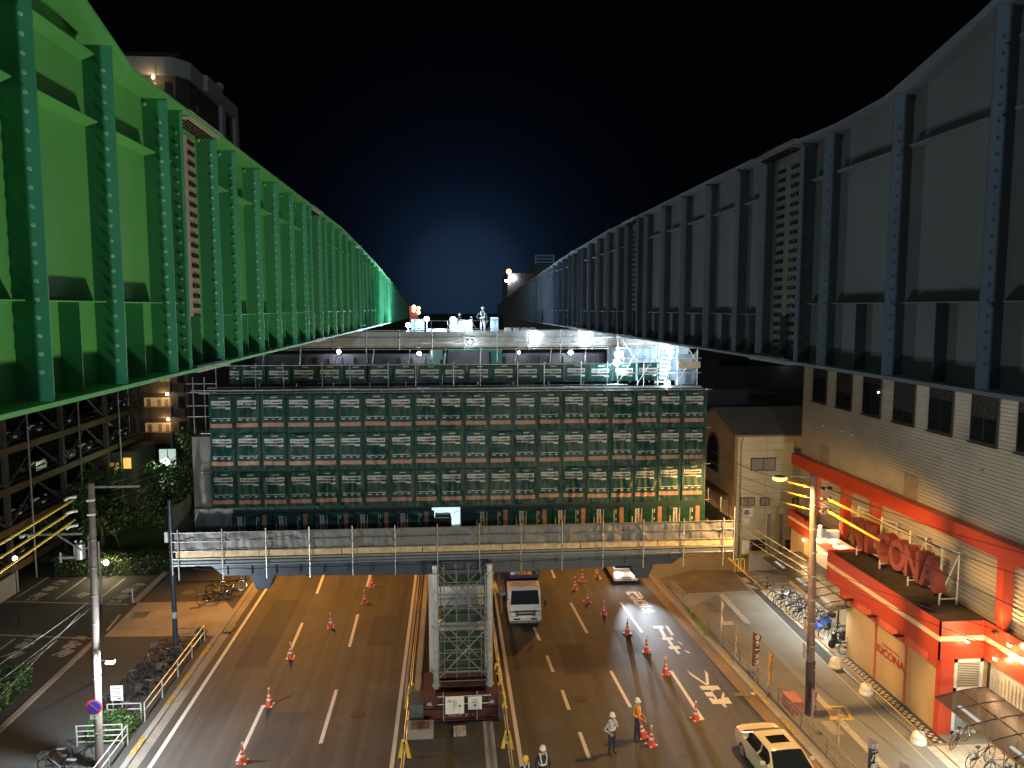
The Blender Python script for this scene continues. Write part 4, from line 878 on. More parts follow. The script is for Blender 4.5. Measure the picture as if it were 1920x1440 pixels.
for zz in (z0+.3,(z0+z1)/2,z1-.3): b.bx(p0.x,p1.x,190,190.3,zz,zz+.35)
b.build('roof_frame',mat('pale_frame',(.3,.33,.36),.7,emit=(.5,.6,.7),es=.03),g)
for px,ty,lb in ((1055,407,'faint tall lattice mast behind the right girder'),(1140,410,'fainter second mast behind the right girder')):
    p=at(px,ty,y=400); b=MB(); b.tube((p.x,400,40),(p.x,400,p.z),.8,6,r2=.2); [b.bx(p.x-2.2,p.x+2.2,399.8,400.2,p.z-6-i*9,p.z-5.5-i*9) for i in range(3)]; tag(b.build('radio_mast',mat('mast_grey',(.10,.10,.11),.7)),lb,'mast')
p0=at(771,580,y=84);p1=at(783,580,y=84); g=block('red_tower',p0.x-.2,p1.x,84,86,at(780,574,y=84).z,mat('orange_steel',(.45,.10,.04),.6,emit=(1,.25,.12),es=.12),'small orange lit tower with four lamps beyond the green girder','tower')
for px,py in ((776,575),(776,582),(785,578),(785,586)): MB().ball(at(px,py,y=83.8),.2,8).build('lamp',mat('amber_lamp',(1,.7,.4),emit=(1,.75,.45),es=5),g)
# ================================================================== LEFT: apartment tower, parking structure
apm=mat('apartment_brown',(.05,.04,.035),.7,var=.12,scale=.5); aplt=mat('apartment_pale_trim',(.30,.30,.29),.7,var=.1); apbal=mat('balcony_panel',(.12,.085,.055),.7,var=.12)
g=thing('apartment_tower',(-31,86,0),'tall brown apartment tower with pale cornice and a few lit balconies on the left','apartment tower')
foot=[(-38,79),(-26.2,79),(-25.4,80.6),(-25.4,97),(-38,97)]
b=MB(); b.prism(foot,'z',0,40.3); b.build('wall',apm,g)
b=MB(); b.prism([(-38.3,78.5),(-26.3,78.5),(-25.6,79.4),(-25.1,80.2),(-25.1,84),(-24.7,84.3),(-24.7,89.5),(-25.1,89.9),(-25.1,97.2),(-38.3,97.2)],'z',40.3,41.9); b.build('cornice',aplt,g)
for y in (90.2,95.6): MB().bx(-25.39,-25.0,y,y+1.3,14,40.29).build('pilaster',aplt,g)
MB().ball((-25.2,90,42.3),.55,8).build('roof_dome',aplt,g)
MB().bx(-37.9,-27.5,84,94,41.9,44).build('penthouse',mat('penthouse_dark',(.02,.02,.02),.8),g)
litm=mat('lit_stairwell',(.5,.4,.25),.6,emit=(1,.55,.2),es=.16); litd=mat('stair_door',(.30,.22,.12),.6)
for k in range(14):
    z=4.67+k*2.54
    MB().bx(-31.5,-27.8,78.2,78.99,z-.1,z+1.0).build('balcony',apbal,g)
    if k in (0,1,2,13):
        MB().bx(-30.5,-27.9,78.9,78.98,z+1.01,z+1.9).build('stairwell_opening',litm,g)
        for x in (-30.2,-29.2,-28.5): MB().bx(x,x+.35,78.85,78.89,z+1.01,z+1.75).build('door',litd,g)
        MB().ball((-28.1,78.5,z+2.3),.15,8).build('lamp',LWRM,g); light('balcony_glow','POINT',(-28.3,77.9,z+2.2),60,WARM,.1,parent=g)
    MB().bx(-27.4,-26.4,78.3,78.9,z-.1,z+.8).build('balcony',mat('dark_balcony',(.075,.06,.05),.7),g)
    MB().bx(-27.2,-26.6,78.92,78.99,z+.9,z+2.0).build('window',glass,g)
    if k>4:
        MB().bx(-25.39,-25.34,92.3,94.8,z+.4,z+2.1).build('window',glass,g); MB().bx(-25.39,-25.1,82.2,88,z-.05,z+.75).build('balcony',mat('dark_balcony',(.075,.06,.05),.7),g)
for x in (-31.7,-27.7): MB().tube((x,78.1,4),(x,78.1,41),.06,6).build('downpipe',aplt,g)
g=thing('annex',(-27,70,0),'low brown annex with an orange lit entrance left of the trees','building')
MB().bx(-30.5,-26.8,66.5,71.5,0,5.9).build('wall',mat('annex_dark',(.05,.04,.03),.8),g); MB().bx(-27.6,-27.0,66.4,66.49,4.5,5.4).build('lit_window',mat('orange_lit',(.8,.5,.2),emit=(1,.55,.12),es=.9),g); MB().bx(-29,-28,66.4,66.49,3.9,5.0).build('lit_window',mat('orange_lit_dim',(.5,.3,.1),emit=(1,.5,.12),es=.25),g)
# glowing white entrance and lamp among the trees
g=thing('entrance_porch',(-22.3,66,0),'white lit entrance porch seen through the trees','porch'); p0=at(298,843,y=68);p1=at(329,870,y=68)
MB().bx(p0.x,p1.x,68,68.2,0,p0.z).build('wall',mat('porch_white',(.75,.78,.75),.6,emit=(.8,1,.9),es=.5),g); MB().bx(p0.x+.7,p0.x+.75,67.9,67.99,4,p0.z).build('mullion',metald,g)
p=at(311,866,y=64); g=thing('park_lamp',(p.x,64,0),'greenish white park lamp shining into the tree leaves','lamp post'); MB().tube((p.x,64,0),(p.x,64,p.z-.2),.06,8).build('pole',metald,g); MB().ball(p,.3,12).build('globe',mat('globe_lamp',(1,1,1),emit=(.8,1,.75),es=14),g); light('park_glow','POINT',(p.x,63.3,p.z),450,(.75,1,.6),.25,parent=g)
rustb=mat('rusty_beam',(.10,.06,.03),.6,.2,.3,2); steelc=mat('parking_steel',(.06,.055,.05),.6,.3)
g=thing('parking_structure',(-33,55,0),'open multi-storey steel parking structure with rusty beams and diagonal bracing','parking structure')
Zs=[1.55,4.1,6.65,9.2,11.75,14.3]; YP=[28.8,36.0,43.2,50.4,57.6,64.8,71.4]
b=MB()
for z in Zs:
    b=MB(); b.bx(-28.15,-28.0,27,72,z-.45,z); b.build('floor_beam',rustb,g); MB().bx(-38,-28.16,27,72,z-.12,z-.02).build('floor_slab',mat('deck_plate',(.09,.075,.06),.6),g)
    b=MB(); 
    for k in range(2): b.tube((-27.97,27,z+.35+.35*k),(-27.97,72,z+.35+.35*k),.02,5)
    b.build('guard_wires',steelc,g)
for y in YP: MB().bx(-28.35,-28.05,y-.15,y+.15,0,16.2).build('column',steelc,g); MB().bx(-37.8,-37.5,y-.15,y+.15,0,16.2).build('column',steelc,g)
for z0,z1 in zip(Zs,Zs[1:]):
    for y0,y1 in zip(YP,YP[1:]):
        b=MB(); m_=(y0+y1)/2; b.tube((-28.2,y0+.2,z0),(-28.2,m_-.1,z1-.45),.07,6); b.tube((-28.2,y1-.2,z0),(-28.2,m_+.1,z1-.45),.07,6); b.build('brace',steelc,g)
for y in (45.5,52.5,59.5,66.5): MB().tube((-27.8,y,0),(-27.8,y,16),.06,6).build('drain_pipe',metald,g)
MB().bx(-27.8,-27.6,30,50,-.02,1.3).build('base_wall',conc,g)
# ================================================================== VEHICLES
bodyw=mat('car_white',(.62,.60,.56),.25,.0,.03,1,spec=.6); rimm=mat('alloy',(.45,.45,.45),.3,.8); redl=mat('tail_red',(.35,.02,.02),.25); hl=mat('headlamp_glass',(.65,.68,.7),.12,spec=.8); chrome=mat('chrome',(.7,.7,.7),.15,1)
def sm(t): t=max(0,min(1,t)); return t*t*(3-2*t)
def make_car(Lc,W,H,prof,paint,label,group=None,sunroof=False,name='parked_car',wheel=.33,lamps_on=False):
    """prof: dict trunk z, hood z, belt z, roof ramps (r0,r1 rear window, f0,f1 windscreen) in 0..1 from rear to nose"""
    g=thing(name,(0,0,0),label,'car',group); nu=44
    r0,r1,f0,f1=prof['r0'],prof['r1'],prof['f0'],prof['f1']; zt,zh,zb=prof['zt'],prof['zh'],prof['zb']
    def top(t):
        base=zt*(1-sm((t-.3)/.3))+zh*sm((t-.3)/.3)
        base-=.16*sm((t-.86)/.14)+.12*sm((.06-t)/.06)
        k=sm((t-r0)/(r1-r0))*(1-sm((t-f0)/(f1-f0))); return base+(H-base)*k,k
    def hw(t): return W/2*(1-.16*sm((t-.84)/.16)**1.3-.12*sm((.1-t)/.1))
    rings=[]
    for i in range(nu+1):
        t=i/nu; y=Lc/2-t*Lc; z,k=top(t); w_=hw(t); bz=min(zb+.03*t,z-.03) if k<.05 else zb
        base=z if k<.02 else None
        if k<.02: belt=z-.09
        else: belt=min(zb,z-.09) if k<.35 else zb
        wr=w_*(.97-.23*k); zr=z-.05
        ring=[(w_*.86,.2),(w_*.97,.28),(w_,.48),(w_*1.0,belt-.14),(w_*.955,belt),(wr*1.0+(w_*.955-wr)*.25,belt+(zr-belt)*.3),(wr,zr-.0),(wr*.9,z-.01),(wr*.6,z+.012),(0,z+.02)]
        rings.append((t,y,k,[(-a,b_) for a,b_ in ring[:-1]]+ring[::-1]))
    m=len(rings[0][3]); parts={'body':[],'glass':[],'sun':[]}
    for i in range(nu):
        t=(rings[i][0]+rings[i+1][0])/2; km=min(rings[i][2],rings[i+1][2]); kk=(rings[i][2]+rings[i+1][2])/2
        for j in range(m-1):
            f=(i*m+j,(i+1)*m+j,(i+1)*m+j+1,i*m+j+1); js=min(j,m-2-j); key='body'
            ws=f0+.02<t<f1-.015 or r0+.015<t<r1-.02
            if js in (7,8) and ws: key='glass'
            if js in (4,5) and km>.62 and r1-.06<t<f0+.1 and not (abs(t-(r1+f0)/2-.02)<.012): key='glass'
            if sunroof and (js==8 or js==7 and False) and f0-.17<t<f0-.05 : key='sun'
            parts[key].append(f)
    V=[(x,y,z) for t,y,k,r in rings for x,z in r]
    ends=[tuple(range(m)),tuple(range(nu*m,nu*m+m))[::-1]]
    for key,nm,mt in (('body','body',paint),('glass','windows',glass),('sun','sunroof',glass)):
        if not parts[key]: continue
        q=L_(); q.add(V,parts[key]+(ends if key=='body' else [])); o=q.build(nm,mt,g,smooth=True)
        bm=bmesh.new(); bm.from_mesh(o.data); bmesh.ops.delete(bm,geom=[v for v in bm.verts if not v.link_faces],context='VERTS'); bm.to_mesh(o.data); bm.free()
    for sy in (.30,-.31):
        for sx in (-1,1):
            q=L_(); c=(sx*(W/2-.10),sy*Lc,wheel); q.lathe(c,[(wheel*.6,-.1),(wheel*.95,-.1),(wheel,-.05),(wheel,.07),(wheel*.95,.105),(wheel*.6,.105)],20,axis='x'); wo=q.build('wheel',dark,g,smooth=True)
            q=L_(); q.lathe((sx*(W/2-.10)+sx*.108,sy*Lc,wheel),[(wheel*.6,0),(wheel*.6,.012*sx)],20,axis='x'); q.build('rim',rimm,wo)
            q=L_(); q.lathe((sx*(W/2-.045),sy*Lc,wheel+.03),[(wheel*1.12,0),(wheel*1.12,.052*sx)],24,axis='x'); q.build('wheel_arch',black,g) if False else None
    for sx in (-1,1):
        q=L_(); q.obx((sx*W*.34,-Lc/2+.15,zh-.17),W*.2,.2,.14,sx*.35); q.build('headlight',hl if not lamps_on else LED_,g,bevel=.02)
        q=L_(); q.obx((sx*W*.36,Lc/2-.10,zt-.16),W*.17,.16,.13,-sx*.3); q.build('tail_light',redl,g,bevel=.02)
        ym=Lc/2-(f0+.06)*Lc; q=L_(); q.obx((sx*(W/2+.10),ym,zb+.06),.2,.11,.13,0); q.build('mirror',paint,g,bevel=.03)
    q=L_(); q.bx(-W*.27,W*.27,-Lc/2-.005,-Lc/2+.08,.42,.6); q.build('grille',black,g); q=L_(); q.bx(-.2,.2,-Lc/2-.02,-Lc/2-.006,.36,.5); q.build('number_plate',white,g)
    return g
c=make_car(4.55,1.8,1.37,dict(r0=.13,r1=.32,f0=.56,f1=.75,zt=1.0,zh=.88,zb=.93),mat('car_white_sodium_tint',(.62,.54,.38),.25,var=.03,scale=1,spec=.6),'white coupe with sodium-tinted colour and dark sunroof driving toward the viewer in the kerb lane',sunroof=True,name='coupe_car'); c.location=(12.55,27.1,.004); c.rotation_euler.z=R(4)  # white car, the sodium light's warm tint is put into its colour
cols=[mat('car_silver',(.40,.42,.44),.25,.3),mat('car_black',(.012,.012,.014),.2),bodyw,mat('car_grey',(.14,.15,.16),.25,.3),mat('car_blue_dark',(.03,.05,.10),.25,.2)]
base_car=None; k=0; fl=['ground','first','second','third','fourth','fifth','sixth']
lampc=mat('reflector_glint',(1,1,1),emit=(1,.97,.9),es=2)
for li,z in enumerate(Zs[:4]):
    for yi,y in enumerate([30.6,33.4,37.7,40.5,45,47.9,52.2,55.2,59.4,62.3,66.6,69.2]):
        if y<39.5 or (li*5+yi*3)%7==0: continue
        cn=('silver','black','white','grey','dark blue')[(li*3+yi*2)%5]
        if base_car is None:
            base_car=o=make_car(4.3,1.72,1.5,dict(r0=.03,r1=.16,f0=.58,f1=.76,zt=1.0,zh=.95,zb=.95),cols[0],'x')
        else: o=copy_tree(base_car)
        recolor(o,cols[0],cols[(li*3+yi*2)%5]); o.location=(-30.6,y,z-.02); o.rotation_euler.z=R(90); o['group']='cars in the parking structure'
        o['label']=f'{cn} car on the {fl[li+1]} deck of the parking structure, {ORD[yi-3]} space from near'; k+=1
# van with headlights on
g=thing('van',(11.35,48,0),'white van with bright headlights coming out from under the pier in the kerb lane','van'); X0,X1=10.55,12.15
b=MB(); b.prism([(47.9,.25),(47.85,.55),(48.0,.85),(48.25,.95),(48.9,1.75),(49.3,1.9),(52.0,1.9),(52.1,.3)],'x',X0,X1); b.build('body',mat('van_cream',(.68,.64,.58),.3,var=.04),g,bevel=.07)
b=MB(); b.add([(X0+.12,48.27,1.0),(X1-.12,48.27,1.0),(X1-.2,48.86,1.72),(X0+.2,48.86,1.72)],[(0,1,2,3)]); q=b; q.v=[v+Vector((0,-.035,.03)) for v in q.v]; q.build('windscreen',glass,g)
for sx in (X0+.2,X1-.2): MB().bx(sx-.17,sx+.17,47.80,47.86,.62,.84).build('headlight',mat('headlamp_on',(1,1,1),emit=(.85,.95,1),es=45),g)
b=MB(); b.bx(X0+.5,X1-.5,47.82,47.86,.5,.56); b.bx(X0+.55,X1-.45,47.82,47.86,.36,.43); b.build('grille',metald,g)
for x in (X0+.15,X1-.15):
    for y in (48.7,51.3): MB().lathe((x,y,.3),[(.3,-.1),(.3,.1)],18,axis='x').build('wheel',dark,g)
for x in (X0+.2,X1-.2): light('headlight_beam','SPOT',(x,47.7,.95),6000,(.75,.88,1),.06,(x+.1,26,.15),g,34,1)
# platform truck
navyb=mat('truck_navy',(.015,.02,.12),.35,var=.1); truckw=mat('truck_white',(.70,.69,.65),.3,var=.05)
g=thing('platform_truck',(4.15,42,0),'white cab aerial work truck with a navy lift basket standing in the inner lane','truck'); X0,X1=3.22,5.05
b=MB(); b.prism([(41.75,.35),(41.68,.6),(41.72,1.05),(41.95,1.25),(42.25,2.0),(42.55,2.12),(43.5,2.12),(43.55,.5)],'x',X0,X1); b.build('cab',truckw,g,bevel=.06)
b=MB(); b.add([(X0+.1,41.93,1.27),(X1-.1,41.93,1.27),(X1-.16,42.2,1.98),(X0+.16,42.2,1.98)],[(0,1,2,3)]); b.v=[v+Vector((0,-.03,.02)) for v in b.v]; b.build('windscreen',glass,g)
b=MB(); b.bx(X0+.3,X1-.3,41.64,41.69,.93,1.02); b.bx(X0+.4,X1-.4,41.62,41.67,.76,.84); b.bx(X0+.25,X0+.6,41.63,41.68,.5,.58); b.bx(X1-.6,X1-.25,41.63,41.68,.5,.58); b.build('grille',black,g)
b=MB(); b.bx(X0+.02,X0+.5,41.655,41.69,.68,1.02); b.bx(X1-.5,X1-.02,41.655,41.69,.68,1.02); b.bx(X0+.04,X1-.04,41.66,41.70,.3,.42); b.build('dark_trim',metald,g)
b=MB(); b.bx(X0+.3,X1-.3,41.632,41.655,1.02,1.045); b.bx(X0+.35,X1-.35,41.63,41.65,.86,.88); b.build('chrome_strip',mat('chrome',(.7,.7,.7),.15,1),g)
for sx in (1,-1):
    x=(X0+X1)/2+sx*.72; b=MB(); b.prism([(x-sx*.15,.9),(x+sx*.14,.98),(x+sx*.16,.72),(x-sx*.13,.72)],'y',41.62,41.68); b.build('headlight',hl,g)
    b=MB(); xm=(X0+X1)/2+sx*1.12; b.bx(xm-.06,xm+.06,41.75,41.85,1.2,1.55); b.tube((xm,41.8,1.55),(xm-sx*.2,41.95,1.65),.02,6); b.build('mirror',black,g)
MB().bx(3.95,4.3,41.63,41.66,.46,.6).build('number_plate',mat('plate_white',(.6,.6,.52),.5),g)
b=MB(); b.path([(3.8,41.85,1.3),(4.05,41.95,1.42)],.015,5); b.path([(4.35,41.85,1.3),(4.6,41.95,1.42)],.015,5); b.build('wiper',black,g)
b=MB(); 
for i in range(12): b.bx(X0+.15+i*.13,X0+.2+i*.13,42.5,43.4,2.125,2.14)
b.build('roof_ribs',mat('dirty_trim',(.35,.28,.18),.6),g)
b=MB(); b.bx(X0+.05,X1-.05,43.7,48.6,.7,.85); b.build('flatbed',navyb,g)
b=MB(); b.bx(X0+.12,X1+.05,43.9,46.3,2.0,2.08); 
for z in (2.1,2.9): b.tube((X0+.15,43.95,z),(X1,43.95,z),.035,6); b.tube((X0+.15,43.95,z),(X0+.15,46.3,z),.035,6); b.tube((X1,43.95,z),(X1,46.3,z),.035,6)
b.bx(X0+.14,X1+.02,43.9,43.94,1.9,2.3); b.bx(X0+.12,X0+.16,43.9,46.3,1.9,2.4)
for i in range(6): b.tube((X0+.15+i*.35,43.95,2.1),(X0+.15+i*.35,43.95,2.9),.025,6)
b.build('basket',navyb,g)
MB().bx(X0+.7,X1-.25,44.1,45.9,2.081,2.11).build('basket_floor',mat('ply_floor',(.55,.38,.16),.7,var=.3),g); MB().bx(X0+.25,X0+.6,44.0,44.6,2.1,2.75).build('control_box',white,g,bevel=.02)
b=MB(); b.prism([(-.1,0),(.1,0),(.1,.2),(-.1,.2)],'x',0,.01); b=MB(); b.tube((4.1,46.8,.9),(4.1,44.9,2.0),.14,8); b.build('boom',metald,g)
for x in (X0+.18,X1-.18):
    for y in (42.5,46.8): MB().lathe((x,y,.38),[(.38,-.12),(.38,.12)],20,axis='x').build('wheel',dark,g)
b=MB()
for i in range(2): b.tube((X0-.35,43.2+i*2,.3),(X0-.35,43.2+i*2,1.9),.05,8)
b.bx(X0-.45,X0-.1,43.1,45.4,1.4,1.6); b.build('outrigger',metald,g)
g=thing('truck',(2.95,52,0),'second truck mostly hidden behind the pier with a grey cab','truck')
b=MB(); b.prism([(50.2,.4),(50.15,1.2),(50.5,2.0),(52.2,2.0),(52.2,.4)],'x',2.95,4.5); b.build('cab',mat('truck_grey',(.35,.35,.34),.4),g,bevel=.05); b=MB(); b.add([(3.05,50.12,1.25),(4.4,50.12,1.25),(4.35,50.4,1.9),(3.1,50.4,1.9)],[(0,1,2,3)]); b.build('windscreen',glass,g); MB().bx(2.95,4.5,52.3,56,.7,1.6).build('cargo_box',truckw,g)
# ================================================================== TRAFFIC CONES
conem=mat('cone_red',(.62,.07,.035),.45,var=.1); conew=mat('cone_reflective',(.72,.66,.6),.35)
def mk_cone():
    g=thing('traffic_cone',(0,0,0),'x','traffic cone','traffic cones on the road')
    q=L_(); q.prism([(-.19,-.15),(-.15,-.19),(.15,-.19),(.19,-.15),(.19,.15),(.15,.19),(-.15,.19),(-.19,.15)],'z',.0,.035)
    for a in (0,1,2,3): q.obx((.155*(1 if a in(0,3) else -1),.155*(1 if a<2 else -1),.03),.07,.07,.05,0,1)
    q.build('base',[conem,conew],g)
    q=L_(); q.lathe((0,0,.035),[(.145,0),(.107,.23),],18,0); q.lathe((0,0,.035),[(.107,.23),(.089,.33)],18,1); q.lathe((0,0,.035),[(.089,.33),(.075,.42)],18,0); q.lathe((0,0,.035),[(.075,.42),(.06,.50)],18,1); q.lathe((0,0,.035),[(.06,.50),(.032,.66),(.02,.67)],18,0); q.build('body',[conem,conew],g)
    q=L_(); q.tube((0,0,.68),(0,0,.78),.012,6); q.ball((0,0,.82),.045,10); q.build('tip_lamp',mat('cone_tip',(.75,.72,.66),.3),g)
    return g
cone0=mk_cone(); first=True
CON=[(455,1430,'nearest traffic cone on the left carriageway'),(505,1323,'second nearest traffic cone on the left carriageway'),(545,1234,'third nearest traffic cone on the left carriageway'),(620,1176,'traffic cone standing alone in the middle left lane'),(683,1131,'fifth traffic cone on the left carriageway, near the inner dash'),(697,1100,'farthest left carriageway cone at the end of a dash'),
 (1120,1082,'farthest right carriageway cone near the van'),(1092,1090,'second farthest cone on the right carriageway'),(1078,1105,'third farthest cone on the right carriageway'),(1101,1129,'fourth farthest cone on the right carriageway'),(1132,1152,'fifth farthest cone on the right carriageway'),(1176,1188,'first cone with a long shadow in front of the van headlights'),(1212,1222,'second cone with a long shadow beside the painted lettering'),(1248,1263,'cone at the top end of the long white line'),(1304,1349,'cone at the bottom end of the long white line'),(1221,1397,'nearest cone on the right carriageway beside the worker in orange')]
for px,py,lb in CON:
    p=at(px,py,z=0); o=cone0 if first else copy_tree(cone0); first=False; o.location=(p.x,p.y,.002); o['label']=lb; o.rotation_euler.z=R(random.uniform(-25,25)+(40 if py>1390 and px>1000 else 0))
o=copy_tree(cone0); p=at(1203,1388,z=0); o.location=(p.x+.12,p.y+.1,.1); o['label']='tilted traffic cone held at the legs of the worker in orange'; o.rotation_euler=(R(0),R(-16),0)
# ================================================================== PEOPLE
skin=mat('skin',(.45,.26,.17),.55,var=.05); 
def person(loc,rz,label,shirt,pants,helmet,vest=None,pose='stand',arms=None,scale=1.0):
    g=thing('person',loc,label,'person',rz=rz); g.scale=(scale,)*3
    # joints: name:(pos,rx,ry) ; faces -Y
    lean=.0; ll=(.0,0) 
    J={'pel':((0,0,.95),.15,.11),'ab':((0,.0,1.12),.14,.10),'ch':((0,.01,1.32),.17,.115),'nk0':((0,.01,1.46),.07,.065),'nk':((0,-.0,1.53),.055,.055),'hd':((0,-.01,1.63),.083,.095),'hd2':((0,-.005,1.70),.078,.09),'ns':((0,-.11,1.62),.014,.014)}
    for s,nm in ((-1,'l'),(1,'r')):
        fy=-.10 if (pose=='step' and s>0) else .06 if pose=='step' else 0
        J['hip'+nm]=((s*.10,0,.88),.10,.10); J['kn'+nm]=((s*.12,fy*.6-.01,.50),.068,.07); J['an'+nm]=((s*.13,fy+.02,.10),.045,.05); J['he'+nm]=((s*.13,fy+.03,.045),.045,.04); J['to'+nm]=((s*.15,fy-.15,.035),.042,.03)
        a=(arms or {}).get(nm,'down'); sh=(s*.20,.01,1.40); J['sh'+nm]=(sh,.07,.065)
        el,wr=((s*.27,.03,1.13),(s*.27,-.03,.89))
        if a=='hip': el,wr=(s*.40,.06,1.16),(s*.19,-.08,.99)
        if a=='chest': el,wr=(s*.28,-.06,1.14),(s*.09,-.22,1.27)
        if a=='fwd': el,wr=(s*.25,-.08,1.12),(s*.16,-.26,.98)
        J['el'+nm]=(el,.05,.05); J['wr'+nm]=(wr,.033,.03)
        d=(Vector(wr)-Vector(el)).normalized(); pm=Vector(wr)+d*.075; J['pa'+nm]=(tuple(pm),.035,.022)
        side=d.cross(Vector((s,0,.2))).normalized(); 
        for k in range(4): 
            o_=side*(k-1.5)*.021; J['f%d'%k+nm]=(tuple(pm+o_+d*(.045)),.010,.010); J['g%d'%k+nm]=(tuple(pm+o_*1.15+d*(.085-.008*abs(k-1.3))+Vector((0,-.015,-.01))),.008,.008)
        J['t'+nm]=(tuple(pm-side*.04+Vector((0,-.012,0))-d*.0),.011,.011)
    names=list(J); idx={n:i for i,n in enumerate(names)}
    E=[('pel','ab'),('ab','ch'),('ch','nk0'),('nk0','nk'),('nk','hd'),('hd','hd2'),('hd','ns')]
    for nm in 'lr':
        E+=[('pel','hip'+nm),('hip'+nm,'kn'+nm),('kn'+nm,'an'+nm),('an'+nm,'he'+nm),('he'+nm,'to'+nm),('ch','sh'+nm),('sh'+nm,'el'+nm),('el'+nm,'wr'+nm),('wr'+nm,'pa'+nm),('pa'+nm,'t'+nm)]
        for k in range(4): E+=[('pa'+nm,'f%d'%k+nm),('f%d'%k+nm,'g%d'%k+nm)]
    me=bpy.data.meshes.new('b'); me.from_pydata([J[n][0] for n in names],[(idx[a],idx[b_]) for a,b_ in E],[]); o=bpy.data.objects.new('b',me); COL.objects.link(o)
    md=o.modifiers.new('s','SKIN'); sv=me.skin_vertices[0].data
    for n in names: sv[idx[n]].radius=(J[n][1],J[n][2])
    sv[0].use_root=True; md.use_smooth_shade=True; md.branch_smoothing=.3; ss=o.modifiers.new('u','SUBSURF'); ss.levels=ss.render_levels=2
    bpy.context.view_layer.update(); m2_=bpy.data.meshes.new_from_object(o.evaluated_get(bpy.context.evaluated_depsgraph_get())); bpy.data.objects.remove(o)
    for mm in (shirt,pants,skin,dark): m2_.materials.append(mm)
    zone={}
    for (a,b_) in E:
        k=0
        if a[:3]=='hip' or b_[:3]=='hip' or a[:2] in('kn',): k=1
        if a[:2] in ('an','he'): k=3
        if a=='nk' or a=='hd' or b_=='nk' or a[:2] in ('wr','pa') or a[0]=='f' and a[1:2].isdigit(): k=2
        zone[(a,b_)]=k
    seg=[(Vector(J[a][0]),Vector(J[b_][0]),zone[(a,b_)]) for a,b_ in E]
    for p_ in m2_.polygons:
        c_=p_.center; best=9;kk=0
        for A_,B_,k in seg:
            ab=B_-A_; t=max(0,min(1,(c_-A_).dot(ab)/ab.length_squared)); d_=(c_-(A_+ab*t)).length
            if d_<best: best=d_;kk=k
        if kk==0 and c_.z<1.0 and abs(c_.x)<.2: kk=1
        p_.material_index=kk
    bo=bpy.data.objects.new('body',m2_); COL.objects.link(bo); bo.parent=g
    q=L_(); q.lathe((0,0,1.665),[(.118,0),(.117,.05),(.095,.11),(.05,.145),(.01,.15)],18); q.obx((0,-.10,1.668),.17,.10,.014,0); q.lathe((0,0,1.655),[(.122,0),(.122,.014)],18); q.build('helmet',helmet,g,smooth=True)
    q=L_(); q.tube((-.088,-.02,1.66),(-.055,-.09,1.57),.006,5); q.tube((.088,-.02,1.66),(.055,-.09,1.57),.006,5); q.build('chin_strap',dark,g)
    for s in (-1,1): q=L_(); q.ball((s*.032,-.095,1.645),.010,6); q.build('eye',dark,g)
    q=L_(); q.obx((0,-.098,1.578),.045,.012,.010); q.build('mouth',mat('lips',(.28,.10,.08),.5),g)
    if vest:
        q=L_()
        for s in (-1,1): q.path([(s*.11,.10,1.47),(s*.12,-.02,1.50),(s*.125,-.125,1.40),(s*.10,-.15,1.25),(s*.06,-.14,1.10)],.022,6); q.path([(s*.11,.10,1.47),(s*.03,.145,1.25),(s*.02,.13,1.1)],.022,6)
        q.lathe((0,0,1.08),[(.165,0),(.17,.05)],16); 
        q.v=[Vector((v.x,v.y*.86,v.z)) for v in q.v]; q.build('reflective_vest',vest,g,smooth=True)
    q=L_(); q.lathe((0,0,.985),[(.158,0),(.158,.035)],16); q.v=[Vector((v.x,v.y*.76,v.z)) for v in q.v]; q.build('belt',dark,g)
    return g
hw_=mat('helmet_white',(.75,.72,.62),.3); hy=mat('helmet_yellow',(.75,.55,.05),.3); vw=mat('vest_white',(.75,.74,.72),.4); vy=mat('vest_yellow',(.80,.70,.12),.4); navyc=mat('navy_cloth',(.018,.02,.045),.8); orc=mat('orange_cloth',(.70,.14,.03),.7); greyc=mat('light_grey_cloth',(.42,.41,.42),.8); vyel=mat('vest_hi_vis',(.6,.7,.08),.5)
person((6.42,29.15,0),R(35),'guard in a pale grey shirt with white vest straps, hand on hip',greyc,navyc,hw_,vw,'stand',{'l':'hip','r':'chest'},.97)
person((7.66,30.0,0),R(75),'worker in an orange jacket with yellow vest straps and white helmet beside the nearest cone',orc,navyc,hw_,vy,'step',{'l':'fwd','r':'fwd'},1.03)
person((3.33,26.95,0),R(15),'worker in a dark jacket with white vest straps at the bottom edge',navyc,navyc,hw_,vw,'stand',{'l':'down','r':'fwd'})
person((2.62,26.35,0),R(-150),'worker in a yellow helmet only just in view at the bottom edge',navyc,navyc,hy,vw,'stand')
p=at(905,614,y=48.6); person((p.x,48.6,16.3),R(8),'worker in a white helmet standing tall on the upper deck between the girders',mat('dark_green_cloth',(.05,.09,.08),.8),greyc,hw_,vw,'stand',{'l':'hip','r':'down'})
p=at(884,614,y=49.5); person((p.x,49.6,16.3-.35),R(60),'second worker in yellow trousers partly hidden left of the standing worker',greyc,vyel,hw_,None,'stand',{'r':'fwd'},.85)
p=at(862,612,y=49.8); person((p.x,49.8,16.1),R(-20),'third worker bending behind the brightest work light on the upper deck',navyc,vyel,hw_,vw,'stand',{'r':'fwd','l':'fwd'},.88)
g=thing('sheet_bundle',(.9,46.4,16.3),'crumpled pale sheet bundle beside the brightest work light on the upper deck','sheet bundle'); b=MB()
for i in range(9): b.ball((.55+i*.14,46.3+random.uniform(-.12,.12),16.42+random.uniform(-.03,.12)),.17,8,sc_=(1.2,.9,.7))
b.build('folds',mat('pale_bundle',(.45,.50,.52),.6,bump=.8,bscale=9),g)
g=thing('cable_coils',(-3.0,46,16.3),'row of black cable coils by the end of the green girder','cables'); b=MB()
